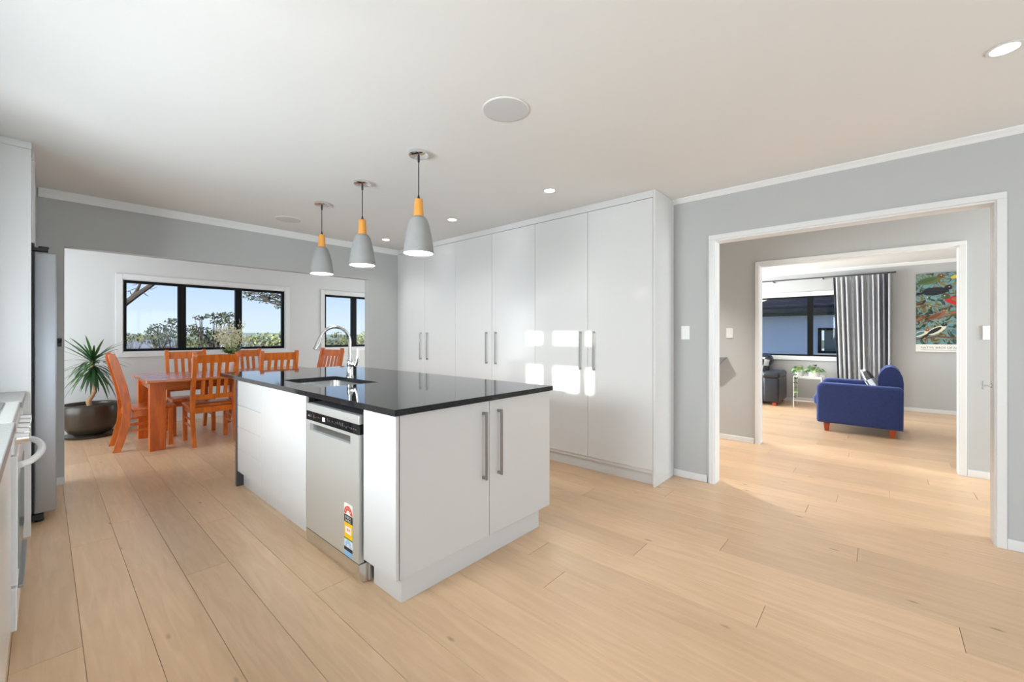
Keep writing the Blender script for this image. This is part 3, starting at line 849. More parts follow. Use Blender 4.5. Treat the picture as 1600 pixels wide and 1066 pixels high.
box('fascia', 'gloss_white', -.0575, -.040, 4.128, 5.123, 2.39, CEIL - .002, r)

# ------------------------------------------------------------------ things on walls and ceiling
def wall_switch(label, x, y, z, group=None, w=.072, h=.118):
    r = thing('light_switch', (x, y, z - h / 2), label, 'switch', group)
    p = box('face_plate', 'plastic_white', x - .009, x, y - w / 2, y + w / 2, z - h / 2, z + h / 2, r, bev=.002)
    for dz in (-.016, .016):
        box('rocker', 'plastic_white', x - .0125, x - .0092, y - .012, y + .012, z + dz - .011, z + dz + .011, r, bev=.001, seg=1)
wall_switch('white light switch on the grey wall beside the tall cupboards', XR - .0005, 1.281, 1.272)
wall_switch('white light switch on the hall wall left of the second opening', X2 - .0005, 1.350, 1.275)
wall_switch('white light switch on the hall wall right of the second opening', X2 - .0005, -.715, 1.272, w=.105, h=.122)
r = thing('door_latch', (3.80, O1A + .012, .91), 'small chrome latch on the right jamb of the wide opening', 'latch')
MB().tube([(3.80, O1A + .0125, .945), (3.80, O1A + .017, .945)], .016, 16).build('rose', 'chrome', r, smooth=True)
MB().tube([(3.80, O1A + .017, .945), (3.80, O1A + .045, .945)], .006, 10).build('spindle', 'chrome', r, smooth=True)
MB().box(3.794, 3.806, O1A + .045, O1A + .053, .92, .97, bev=.002).build('thumb_turn', 'chrome', r)
o = MB().prism([(1.375, .985), (1.78, .985), (1.78, .845), (1.50, .845)], 'x', X2 - .10, X2 - .0005).build('wall_wedge', 'wedge_grey') if plain('wedge_grey', (.22, .22, .22, 1), .6, noise=.02) else None  # grey wedge standing on the hall wall
tag(o, 'grey wedge-shaped shelf just behind the left jamb in the hall', 'block')
r = thing('wall_socket', (.085, YB, 1.15), 'small black wall catch beside the dining opening, right of the fridge', 'catch')
box('plate', 'plastic_black', .076, .100, YB - .012, YB - .0005, 1.155, 1.225, r, bev=.004)
MB().tube([(.088, YB - .0122, 1.19), (.092, YB - .035, 1.195), (.094, YB - .05, 1.21)], [.008, .008, .006], 8).build('knob', 'plastic_black', r, smooth=True)

def speaker(x, y, rad, label):
    r = thing('ceiling_speaker', (x, y, CEIL - .008), label, 'speaker', 'ceiling speakers')
    MB().lathe([(rad, .0079), (rad + .006, .006), (rad + .006, .002), (rad, 0)], (x, y, CEIL - .008), 48, cap0=False, cap1=False).build('rim', 'plastic_white', r, smooth=True)
    MB().lathe([(0.001, -.001), (rad * .7, -.0008), (rad, .001), (rad, .007)], (x, y, CEIL - .008), 48, cap0=True, cap1=False).build('grille', 'speaker_grille', r, smooth=True)
plain('speaker_grille', (.66, .66, .67, 1), .8, noise=.05, nscale=400, bump=.3, bscale=900)
speaker(1.628, 1.490, .118, 'round flush ceiling speaker above the near end of the island')
speaker(1.678, 4.580, .118, 'round flush ceiling speaker near the dining opening')
def downlight(x, y, label, energy=26, rad=.043):
    r = thing('downlight', (x, y, CEIL - .006), label, 'downlight', 'recessed ceiling downlights')
    MB().lathe([(rad, .0059), (rad + .012, .004), (rad + .012, .001), (rad, 0)], (x, y, CEIL - .006), 28, cap0=False, cap1=False).build('trim_ring', 'trim_white', r, smooth=True)
    MB().lathe([(rad - .001, -.0005), (rad - .001, .005)], (x, y, CEIL - .006), 28).build('lens', 'lamp_glow', r)
    d = bpy.data.lights.new('downlight_beam', 'SPOT'); d.energy = energy; d.spot_size = math.radians(115); d.spot_blend = .8; d.shadow_soft_size = .04; d.color = (1, .96, .9)
    o = bpy.data.objects.new('downlight_beam', d); o.location = (x, y, CEIL - .02); COL.objects.link(o)
downlight(2.664, -.387, 'recessed downlight at the upper right corner of the picture', 8)
downlight(2.775, 2.048, 'recessed downlight in front of the nearest tall cupboard', 7)
downlight(2.808, 3.320, 'recessed downlight in front of the middle tall cupboard', 7)
downlight(2.840, 4.628, 'recessed downlight in front of the corner tall cupboard', 9)
downlight(8.13, 0.0, 'recessed downlight in the living room ceiling beyond the openings', 30)
downlight(4.60, 2.1, 'added recessed downlight out of view in the hall ceiling, brightening the hall wall', 150)  # hall fitting added out of view to brighten the hall wall
downlight(4.60, -0.2, 'added recessed downlight out of view between the two openings, brightening the hall', 12)  # second hall fitting, also added unseen for its light

def pendant(x, y, zb, label):
    r = thing('pendant_lamp', (x, y, zb), label, 'pendant lamp', 'pendant lamps over the island')
    c = (x, y, zb)
    MB().lathe([(.062, CEIL - zb - .0005), (.064, CEIL - zb - .004), (.064, CEIL - zb - .022), (.056, CEIL - zb - .028)], c, 32).build('ceiling_rose', 'chrome', r, smooth=True)
    zt = .355
    MB().lathe([(.007, CEIL - zb - .028), (.007, CEIL - zb - .062), (.004, CEIL - zb - .068)], c, 12).build('cord_grip', 'cord_black', r, smooth=True)
    MB().tube([(x, y, zb + zt + .02), (x, y, CEIL - .064)], .0034, 8).build('cord', 'cord_black', r, smooth=True)
    MB().lathe([(.008, zt), (.008, zt + .012), (.004, zt + .03)], c, 12).build('cord_collar', 'cord_black', r, smooth=True)
    MB().lathe([(.024, zt), (.0265, zt - .004), (.0285, zt - .045), (.031, zt - .085), (.034, zt - .112)], c, 24).build('wood_neck', 'beech_wood', r, smooth=True)
    outer = [(.034, .242), (.046, .236), (.058, .218), (.070, .180), (.081, .130), (.090, .075), (.0965, .025), (.098, .004), (.0965, .0)]
    inner = [(.091, .002), (.088, .03), (.080, .09), (.070, .14), (.055, .19), (.030, .222), (.001, .225)]
    s = MB(); s.lathe(outer, c, 40, mi=0, cap0=True, cap1=False); s.lathe([outer[-1]] + inner, c, 40, mi=1, cap0=False, cap1=False)
    s.build('shade', ['concrete_grey', 'shade_inner'], r, smooth=True, angle=50)
    MB().lathe([(.001, .045), (.028, .052), (.045, .075), (.045, .10), (.030, .135), (.018, .17), (.018, .224)], c, 24, cap1=False).build('bulb', 'bulb_glow', r, smooth=True)
    point_light('pendant_glow', (x, y, zb + .03), 7, .03)
emit('bulb_glow', (1, .97, .92, 1), 14.0)
pendant(1.632, 2.267, 1.785, 'concrete and wood pendant lamp nearest the camera, largest of the three')
pendant(1.652, 3.029, 1.795, 'concrete and wood pendant lamp in the middle of the row')
pendant(1.672, 3.787, 1.805, 'concrete and wood pendant lamp farthest from the camera, nearest the dining room')

# ------------------------------------------------------------------ dining room: table and chairs
def table():
    x0, x1, y0, y1 = .712, 2.60, 5.735, 6.865; zt = .772
    r = thing('dining_table', ((x0 + x1) / 2, (y0 + y1) / 2, 0), 'honey-stained wooden dining table with broad slab legs', 'table')
    # top: boards laid side by side with a bullnosed edge frame
    box('top_edge', 'table_wood', x0, x1, y0, y0 + .10, zt - .034, zt, r, bev=.010, seg=3)
    box('top_edge', 'table_wood', x0, x1, y1 - .10, y1, zt - .034, zt, r, bev=.010, seg=3)
    n = 6; w = (y1 - y0 - .2) / n
    for k in range(n):
        box('top_board', 'table_wood', x0, x1, y0 + .1 + k * w + .0006, y0 + .1 + (k + 1) * w - .0006, zt - .034, zt - .0006, r, bev=.008, seg=2)
    for ya in (5.858, 6.672):
        for xa in (.752, 2.423):
            box('leg', 'table_leg_wood', xa, xa + .137, ya, ya + .092, 0, zt - .0345, r, bev=.006, seg=2)
    box('apron', 'table_wood', .8895, 2.4225, 5.885, 5.910, zt - .125, zt - .035, r, bev=.003, seg=1)
    box('apron', 'table_wood', .8895, 2.4225, 6.712, 6.737, zt - .125, zt - .035, r, bev=.003, seg=1)
    for xa in (.785, 2.50): box('apron', 'table_wood', xa, xa + .025, 5.9505, 6.6715, zt - .125, zt - .035, r, bev=.003, seg=1)
table()

def chair_proto():
    r = thing('dining_chair', (0, 0, 0), 'honey-stained slat-back dining chair', 'chair', 'dining chairs round the wooden table')
    W = .220
    # rear posts: swept S in side view (front is +Y)
    line = [(-.262, 0), (-.222, .14), (-.190, .28), (-.178, .42), (-.186, .55), (-.212, .70), (-.252, .86), (-.285, 1.0), (-.292, 1.035)]
    for s in (-1, 1):
        poly_f = []; poly_b = []
        for i, (y, z) in enumerate(line):
            th = .046 if z < .1 else (.048 if z < .3 else (.052 if z < .9 else (.048 if z < 1.02 else .034)))
            poly_f.append((y + th * .7, z)); poly_b.append((y - th * .7, z))
        top = [(-.288, 1.055)]
        poly = poly_f + top + poly_b[::-1]
        m = MB()
        # strip built ring by ring so the shape stays clean
        n = len(line) + 1; xa, xb = s * W, s * (W - .036)
        rows = [(poly_f[i], poly_b[i]) for i in range(len(line))] + [((-.272, 1.056), (-.310, 1.054))]
        v = []
        for f, b in rows: v += [(xa, f[0], f[1]), (xb, f[0], f[1]), (xb, b[0], b[1]), (xa, b[0], b[1])]
        fs = [(3, 2, 1, 0), tuple(4 * (n - 1) + k for k in range(4))]
        for i in range(n - 1):
            for k in range(4): fs.append((4 * i + k, 4 * i + (k + 1) % 4, 4 * i + 4 + (k + 1) % 4, 4 * i + 4 + k))
        m.add(v, fs); m.build('back_post', 'chair_wood', r, smooth=True, angle=50)
        box('front_leg', 'chair_wood', *sorted((s * (W + .004), s * (W - .038))), .168, .212, 0, .425, r, bev=.004, seg=2)
        for z in (.20, .275):
            box('side_stretcher', 'chair_wood', *sorted((s * (W - .010), s * (W - .028))), -.150, .1675, z, z + .022, r, bev=.003, seg=1)
        box('side_apron', 'chair_wood', *sorted((s * (W - .006), s * (W - .028))), -.130, .1675, .36, .425, r, bev=.002, seg=1)
    def yb(z):
        for (y0, z0), (y1, z1) in zip(line, line[1:]):
            if z0 <= z <= z1: return y0 + (y1 - y0) * (z - z0) / (z1 - z0)
    def bar(name, x0, x1, z0, z1, t, mid=0):
        m = MB(); rows = 5; v = []; fs = []
        for i in range(rows):
            z = z0 + (z1 - z0) * i / (rows - 1); y = yb(z)
            v += [(x0, y + t, z), (x1, y + t, z), (x1, y - t, z), (x0, y - t, z)]
        fs = [(3, 2, 1, 0), tuple(4 * (rows - 1) + k for k in range(4))]
        for i in range(rows - 1):
            for k in range(4): fs.append((4 * i + k, 4 * i + (k + 1) % 4, 4 * i + 4 + (k + 1) % 4, 4 * i + 4 + k))
        m.add(v, fs).build(name, 'chair_wood', r, smooth=True, angle=50)
    inn = W - .0365
    bar('top_rail', -inn, inn, .935, 1.030, .013)
    bar('lower_rail', -inn, inn, .515, .570, .012)
    for k in range(4):
        x = -inn + (2 * inn) * (k + 1) / 5
        bar('slat', x - .0185, x + .0185, .5705, .9345, .007)
    box('rear_apron', 'chair_wood', -inn, inn, -.190, -.168, .36, .425, r, bev=.002, seg=1)
    box('front_apron', 'chair_wood', -W + .039, W - .039, .185, .205, .36, .425, r, bev=.002, seg=1)
    box('seat', 'chair_wood', -W - .010, W + .010, -.128, .235, .4255, .455, r, bev=.010, seg=3)
    return r
ch = chair_proto()
def place(c, x, y, rz, label):
    c.location = (x, y, 0); c.rotation_euler = (0, 0, rz); c['label'] = label
chairs = [(1.315, 5.985, 0, 'slat-back chair at the near side of the table with its back to the camera'),
          (1.985, 5.985, 0, 'slat-back chair at the near side of the table half hidden by the island worktop'),
          (1.275, 6.745, PI, 'slat-back chair at the window side of the table, left of the flowers'),
          (1.965, 6.745, PI, 'slat-back chair at the window side of the table, right of the flowers'),
          (.775, 6.290, -PI / 2, 'slat-back chair at the left end of the table beside the potted plant'),
          (2.655, 6.20, PI / 2 + .28, 'slat-back chair at the right end of the table seen behind the tap')]
for i, (x, y, a, lb) in enumerate(chairs):
    place(ch if i == 0 else copy_tree(ch), x, y, a, lb)

# vase of flowers on the table
def leaf_blade(m, base, dirv, length, width, droop, n=5, mi=0):
    base = Vector(base); d = Vector(dirv).normalized()
    side = d.cross(Vector((0, 0, 1)))
    side = side.normalized() if side.length > .05 else Vector((1, 0, 0))
    v = []; p = base.copy(); cur = d.copy()
    for i in range(n + 1):
        t = i / n; w = width * (math.sin(PI * min(.97, .18 + .80 * t)) ** .7) * (1 if t < 1 else .02)
        v += [p - side * w / 2, p + side * w / 2]
        cur = (cur + Vector((0, 0, -droop / n))).normalized(); p = p + cur * (length / n)
    m.add(v, [(2 * i, 2 * i + 1, 2 * i + 3, 2 * i + 2) for i in range(n)], mi)
def flowers():
    random.seed(11)
    x, y, z = 1.62, 6.33, .7722
    r = thing('flower_vase', (x, y, z), 'white vase of cream flowers and green leaves on the dining table', 'vase')
    MB().lathe([(.05, 0), (.066, .02), (.074, .09), (.066, .17), (.056, .215), (.062, .25), (.057, .248), (.050, .21), (.05, .1)], (x, y, z), 28, cap1=True).build('vase', 'ceramic_white', r, smooth=True)
    m = MB()
    for k in range(46):
        a = random.uniform(0, 2 * PI); e = random.uniform(.5, 1.4)
        leaf_blade(m, (x + .03 * math.cos(a), y + .03 * math.sin(a), z + .22), (math.cos(a), math.sin(a), e * 1.4), random.uniform(.10, .24), .030, .9)
    m.build('leaves', 'leaf_mid', r)
    st = MB(); fl = MB()
    for k in range(34):
        a = random.uniform(0, 2 * PI); sp = random.uniform(.05, .24); h = random.uniform(.26, .52)
        p0 = Vector((x + .02 * math.cos(a), y + .02 * math.sin(a), z + .22)); p1 = Vector((x + sp * math.cos(a), y + sp * math.sin(a), z + .16 + h))
        pm = (p0 + p1) / 2 + Vector((0, 0, .05))
        st.tube([p0, pm, p1], .0016, 4)
        for j in range(26):
            t = random.uniform(.35, 1.05); q = (p0 * (1 - t) ** 2 + pm * 2 * t * (1 - t) + p1 * t * t) + Vector((random.gauss(0, .013), random.gauss(0, .013), random.gauss(0, .012)))
            s = random.uniform(.006, .012); n = Vector((random.gauss(0, 1), random.gauss(0, 1), random.gauss(0, 1))).normalized(); u = n.orthogonal().normalized() * s; w = n.cross(u)
            fl.add([q - u, q + w, q + u, q - w, q + n * s * .7, q - n * s * .7], [(0, 1, 4), (1, 2, 4), (2, 3, 4), (3, 0, 4), (1, 0, 5), (2, 1, 5), (3, 2, 5), (0, 3, 5)])
    st.build('stems', 'grass_stem', r); tag(fl.build('blossoms', 'flower_cream', r), kind='stuff')
flowers()

# potted dracaena
def dracaena():
    random.seed(5)
    x, y = .385, 7.335
    r = thing('potted_plant', (x, y, 0), 'spiky green potted plant in a large bronze-brown pot by the dining wall', 'plant')
    MB().lathe([(.17, 0), (.235, .006), (.252, .030), (.246, .032), (.20, .020), (.001, .018)], (x, y, 0), 40, cap1=False).build('saucer', 'pot_bronze', r, smooth=True)
    z0 = .034
    MB().lathe([(.15, 0), (.195, .03), (.245, .11), (.272, .20), (.278, .27), (.272, .335), (.262, .368), (.252, .372), (.243, .365), (.245, .33)], (x, y, z0), 48, cap1=False).build('pot', 'pot_bronze', r, smooth=True, angle=60)
    MB().lathe([(.246, .33), (.10, .345), (.001, .35)], (x, y, z0), 32, cap0=False, cap1=False).build('soil', 'soil', r, smooth=True)
    trunk = [(x - .01, y - .04, .375), (x - .02, y - .05, .44), (x + .015, y - .03, .50), (x + .04, y - .02, .56), (x + .03, y - .02, .66), (x + .025, y - .02, .80), (x + .015, y - .02, .94)]
    MB().tube(trunk, [.026, .025, .022, .020, .018, .017, .015], 10).build('stem', 'plant_stem', r, smooth=True)
    lv = 0
    for k in range(105):
        a = k * 2.399; t = k / 105.0; z = .80 + .17 * t
        e = -.75 + 2.0 * t + random.gauss(0, .2)
        m = MB(); L = random.uniform(.32, .46)
        d = Vector((math.cos(a), math.sin(a), e))
        # keep leaves clear of the wall behind
        if d.y > 0.2: L *= .62
        leaf_blade(m, (x + .022 + .015 * math.cos(a), y - .02 + .015 * math.sin(a), z), d, L, .026, random.uniform(.8, 1.7) if t < .7 else random.uniform(.1, .6), 6)
        m.build('leaf', random.choice(['leaf_dark', 'leaf_dark', 'leaf_mid']), r)
dracaena()

# ------------------------------------------------------------------ living room
def armchair():
    # faces +Y (to the left in the picture); its side panel faces the camera
    xa, xb, yb_, yf = 6.735, 7.665, -.205, .635
    r = thing('armchair', ((xa + xb) / 2, (yb_ + yf) / 2, 0), 'blue fabric armchair with rounded arms and short tapered wooden feet', 'armchair')
    def arm(x0, x1, flip):
        # side view panel with rounded top, overhanging roll along the top
        prof = []
        for (cy, cz, a0, a1, rad) in ((yf - .05, .115 + .03, -PI / 2, 0, .03), (yf - .07, .56, 0, PI / 2, .07)):
            for k in range(7):
                a = a0 + (a1 - a0) * k / 6; prof.append((cy + rad * math.cos(a) + (.02 if rad < .05 else 0), cz + rad * math.sin(a)))
        for k in range(6):
            a = PI / 2 + (PI / 2) * k / 5; prof.append((yb_ + .05 + .05 * math.cos(a), .568 + .05 * math.sin(a)))
        prof.append((yb_ + .004, .105)); 
        n = len(prof); d = .034
        cy = (yb_ + yf) / 2; cz = .365; wy = (yf - yb_) / 2; hz = .265
        rings = [(x0 + d * (1 - math.cos(q)), d * (1 - math.sin(q))) for q in (0, .4, .8, 1.2, PI / 2)]
        rings = rings + [(x1 - (x - x0), i) for x, i in rings[::-1]]
        m = MB(); v = []
        for x, ins in rings:
            for p in prof: v.append((x, cy + (p[0] - cy) * (1 - ins / wy), cz + (p[1] - cz) * (1 - ins / hz)))
        f = [tuple(range(n)), tuple(range((len(rings) - 1) * n, len(rings) * n))[::-1]]
        for j in range(len(rings) - 1):
            for i in range(n): f.append((j * n + i, j * n + (i + 1) % n, (j + 1) * n + (i + 1) % n, (j + 1) * n + i))
        m.add(v, f).build('arm', 'blue_fabric', r, smooth=True, angle=40, flat_ax=True)
    arm(xa, xa + .19, 1); arm(xb - .19, xb, -1)
    box('base', 'blue_fabric', xa + .191, xb - .191, yb_ + .12, yf - .02, .115, .30, r, bev=.02, seg=3)
    box('seat_cushion', 'blue_fabric', xa + .195, xb - .195, yb_ + .22, yf + .055, .302, .455, r, bev=.06, seg=5)
    # plump rounded back
    m = MB(); prof = [(yb_ + .01, .118), (yb_ - .002, .45), (yb_ - .004, .66)]
    cy, cz, ra, rb = yb_ + .115, .66, .119, .20
    for k in range(1, 9):
        a = PI - PI * k / 8; prof.append((cy + ra * math.cos(a), cz + rb * math.sin(a)))
    prof += [(yb_ + .215, .45), (yb_ + .2, .305), (yb_ + .11, .30), (yb_ + .11, .118)]
    bm = bmesh.new(); n = len(prof); x0, x1 = xa + .1915, xb - .1915
    va = [bm.verts.new((x0, p[0], p[1])) for p in prof]; vb = [bm.verts.new((x1, p[0], p[1])) for p in prof]
    bm.faces.new(va); bm.faces.new(vb[::-1])
    for i in range(n): bm.faces.new((va[i], vb[i], vb[(i + 1) % n], va[(i + 1) % n]))
    bmesh.ops.recalc_face_normals(bm, faces=bm.faces[:])
    MB().bm(bm).build('back', 'blue_fabric', r, smooth=True, angle=60)
    for x in (xa + .09, xb - .09):
        for y in (yf - .105, yb_ + .10):
            v = []; 
            for h, z in ((.022, 0), (.033, .1045)): v += [(x - h, y - h, z), (x + h, y - h, z), (x + h, y + h, z), (x - h, y + h, z)]
            tag(MB().add(v, [(3, 2, 1, 0), (4, 5, 6, 7), (0, 1, 5, 4), (1, 2, 6, 5), (2, 3, 7, 6), (3, 0, 4, 7)]).build('foot', 'foot_wood', r), 'tapered wooden foot')
armchair()
def pillow(name, c, sx, sz, th, rot, mats, label, stripes=None):
    m = MB(); N = 10; v = []; top = []; 
    for s in (1, -1):
        for i in range(N + 1):
            for j in range(N + 1):
                u, w = i / N * 2 - 1, j / N * 2 - 1
                k = (max(0, 1 - u * u) ** .5) * (max(0, 1 - w * w) ** .5)
                pin = 1 - .06 * (1 - abs(u)) * abs(w) ** 3; pin2 = 1 - .06 * (1 - abs(w)) * abs(u) ** 3
                v.append(Vector((u * sx / 2 * pin2, s * th / 2 * k, w * sz / 2 * pin)))
    M = Matrix.Translation(c) @ Euler(rot).to_matrix().to_4x4()
    v = [M @ p for p in v]; o = (N + 1) ** 2
    for s in (0, 1):
        for i in range(N):
            for j in range(N):
                a = s * o + i * (N + 1) + j; q = (a, a + 1, a + N + 2, a + N + 1)
                mi = 1 if (len(mats) > 1 and ((i // 2 + j // 3) % 2)) else 0
                top.append((q, mi))
    m.v = [tuple(p) for p in v]; m.f = [t[0] for t in top]; m.mi = [t[1] for t in top]
    ob = m.build(name, mats, None, smooth=True, angle=180)
    return tag(ob, label, 'cushion')
pillow('scatter_cushion', (7.20, .095, .640), .40, .38, .11, (-.50, .12, .12), ['cushion_dark', 'cushion_light'], 'dark and silver patterned cushion leaning in the blue armchair')

def sofa():
    xf, xb, y0, y1 = 8.565, 9.42, 1.335, 3.45
    r = thing('leather_sofa', ((xf + xb) / 2, (y0 + y1) / 2, 0), 'black leather sofa under the living room window, cut off by the door frame', 'sofa')
    box('base', 'black_leather', xf + .05, xb - .02, y0 + .05, y1 - .05, .07, .30, r, bev=.03, seg=3)
    for a, b in ((y0, y0 + .25), (y1 - .25, y1)):
        ar = box('arm', 'black_leather', xf, xb - .04, a, b, .055, .50, r, bev=.035, seg=4)
        box('arm_pad', 'black_leather', xf - .03, xb - .12, a - .012, b + .015, .485, .600, ar, bev=.052, seg=5)
    w = (y1 - y0 - .52) / 2
    for k in range(2):
        a = y0 + .26 + k * w
        box('seat_cushion', 'black_leather', xf - .01, xb - .24, a + .004, a + w - .004, .26, .455, r, bev=.06, seg=5)
        box('front_panel', 'black_leather', xf + .005, xf + .049, a + .01, a + w - .01, .10, .255, r, bev=.02, seg=3)
        bk = box('back_cushion', 'black_leather', xb - .30, xb - .02, a + .004, a + w - .004, .44, .72, r, bev=.08, seg=5)
        box('head_roll', 'black_leather', xb - .335, xb - .01, a - (.05 if k == 0 else 0), a + w + (.05 if k else 0), .66, .885, bk, bev=.095, seg=6)
    for x in (xf + .08, xb - .10):
        for y in (y0 + .08, y1 - .08):
            tag(box('foot', 'foot_wood', x - .05, x + .05, y - .03, y + .03, 0, .056, r, bev=.004, seg=1), 'low wooden foot')
sofa()
pillow('scatter_cushion', (9.05, 1.79, .66), .42, .40, .13, (0, -.15, PI / 2 + .1), ['cushion_light', 'cushion_dark'], 'grey patterned cushion on the black leather sofa')

def side_table():
    x0, x1, y0, y1, z = 8.66, 9.06, .745, 1.135, .505
    r = thing('side_table', ((x0 + x1) / 2, (y0 + y1) / 2, 0), 'white wire-legged side table between the sofa and the blue armchair', 'table')
    m = MB().box(x0, x1, y0, y1, z, z + .012, bev=.003)
    m.build('tray_top', 'plastic_white', r)
    m = MB()
    for a, b in (((x0, y0), (x1, y0)), ((x1, y0), (x1, y1)), ((x1, y1), (x0, y1)), ((x0, y1), (x0, y0))):
        m.tube([(a[0], a[1], z + .03), (b[0], b[1], z + .03)], .006, 8)
    m.build('rail', 'plastic_white', r)
    for x in (x0, x1):
        for y in (y0, y1): MB().tube([(x, y, 0), (x, y, z + .03)], .007, 8).build('leg', 'plastic_white', r, smooth=True)
    m = MB()
    for x in (x0, x1): m.tube([(x, y0, .12), (x, y1, .12)], .005, 8)
    m.build('stretcher', 'plastic_white', r)
side_table()
def trailing_plant(x, y, z, label, spread, n, trail, pot_r=.075, seed=2, up=.12, pale='leaf_mid'):
    random.seed(seed)
    r = thing('trailing_plant', (x, y, z), label, 'plant', 'house plants on the side table')
    MB().lathe([(pot_r * .75, 0), (pot_r * .95, .03), (pot_r, .10), (pot_r * .94, .10), (pot_r * .9, .085), (.001, .085)], (x, y, z), 24, cap1=False).build('pot', 'ceramic_white', r, smooth=True)
    def heart(m, p, d, s):
        d = Vector(d).normalized(); sd = d.cross(Vector((0, 0, 1)))
        sd = sd.normalized() if sd.length > .1 else Vector((1, 0, 0)); up_ = sd.cross(d)
        pts = [(0, 0), (.45, -.12), (.55, .3), (.3, .75), (0, 1.15), (-.3, .75), (-.55, .3), (-.45, -.12)]
        v = [Vector(p) + sd * (a * s) + d * (b * s) + up_ * (abs(a) * .25 * s) for a, b in pts]
        m.add(v, [tuple(range(8))])
    st = MB()
    for k in range(n):
        a = random.uniform(0, 2 * PI); rr = random.uniform(.03, spread); h = random.uniform(.02, up) * (1.3 - rr / spread)
        p = Vector((x + rr * math.cos(a), y + rr * math.sin(a), z + .10 + h))
        st.tube([(x + .02 * math.cos(a), y + .02 * math.sin(a), z + .086), (x + .5 * rr * math.cos(a), y + .5 * rr * math.sin(a), z + .12 + h), p], .002, 4)
        m = MB(); heart(m, p, (math.cos(a) * .8, math.sin(a) * .8, -.55), random.uniform(.045, .07))
        m.build('leaf', random.choice(['leaf_pale', 'leaf_pale', 'leaf_mid']), r)
    for (tx, ty, zb) in trail:
        pts = [(x, y, z + .09), (x + (tx - x) * .6, y + (ty - y) * .6, z + .15), (tx, ty, z + .06)]
        zz = z
        while zz > zb: pts.append((tx + random.gauss(0, .006), ty + random.gauss(0, .006), zz)); zz -= .08
        st.tube(pts, .0025, 4)
        for p in pts[2:]:
            for q in range(2):
                a = random.uniform(0, 2 * PI); m = MB(); heart(m, p, (math.cos(a), math.sin(a), -.6), random.uniform(.03, .05)); m.build('leaf', random.choice(['leaf_mid', 'leaf_pale', 'leaf_dark']), r)
    st.build('stems', 'grass_stem', r)
trailing_plant(8.82, .865, .5172, 'leafy green plant in a white pot on the right of the side table', .13, 30, [], .085, 2)
trailing_plant(8.80, 1.075, .5172, 'pale trailing plant hanging down the left of the side table', .09, 20, [(8.628, 1.10, .12)], .06, 9)

# curtain and rod
def curtain():
    rd = thing('curtain_rod', (9.38, .95, 2.28), 'dark grey curtain rod above the living room window', 'curtain rod')
    MB().tube([(9.365, -.16, 2.297), (9.365, 3.2, 2.297)], .012, 10).build('pole', 'rod_grey', rd, smooth=True)
    MB().tube([(9.365, -.190, 2.297), (9.365, -.1605, 2.297)], [.016, .018], 10).build('finial', 'rod_grey', rd, smooth=True)
    for y in (-.10, .78, 1.55, 2.6):
        MB().box(9.352, 9.4695, y - .012, y + .012, 2.268, 2.284, bev=.002).build('bracket', 'rod_grey', rd)
    # pleated striped curtain hung in folds
    m = MB(); N = 150; zs_ = [2.280, 2.23, 2.17, 2.0, 1.6, 1.1, .6, .25, .06]
    seq = []; random.seed(21)
    widths = [(2, 7), (0, 20), (1, 5), (0, 15), (2, 4), (0, 16), (1, 7), (0, 15), (2, 4), (0, 13), (1, 6), (0, 8), (1, 12), (2, 12), (0, 10)]
    for mi, w in widths: seq += [mi] * w
    v = []
    for z in zs_:
        low = (2.28 - z) / 2.2
        for i in range(N + 1):
            t = i / N
            y = .635 + (-.125 - .635) * t + (-.075) * low * (1 - t)
            amp = (.020 if z > 2.2 else .036 + .014 * low)
            ph = 2 * PI * t * 11 + .5 * math.sin(7 * t) + .35 * low * math.sin(13 * t)
            v.append((9.352 + amp * math.sin(ph), y + .010 * math.sin(2 * ph) * low, z))
    for k in range(len(zs_) - 1):
        for i in range(N):
            a = k * (N + 1) + i
            m.f.append((a, a + 1, a + N + 2, a + N + 1)); m.mi.append(seq[min(i, len(seq) - 1)])
    m.v = v
    ob = m.build('curtain', ['curtain_white', 'curtain_mid', 'curtain_dark'], None, smooth=True, angle=180)
    so = ob.modifiers.new('thickness', 'SOLIDIFY'); so.thickness = .002
    tag(ob, 'grey and white striped curtain hanging in folds at the right of the living room window', 'curtain')
curtain()

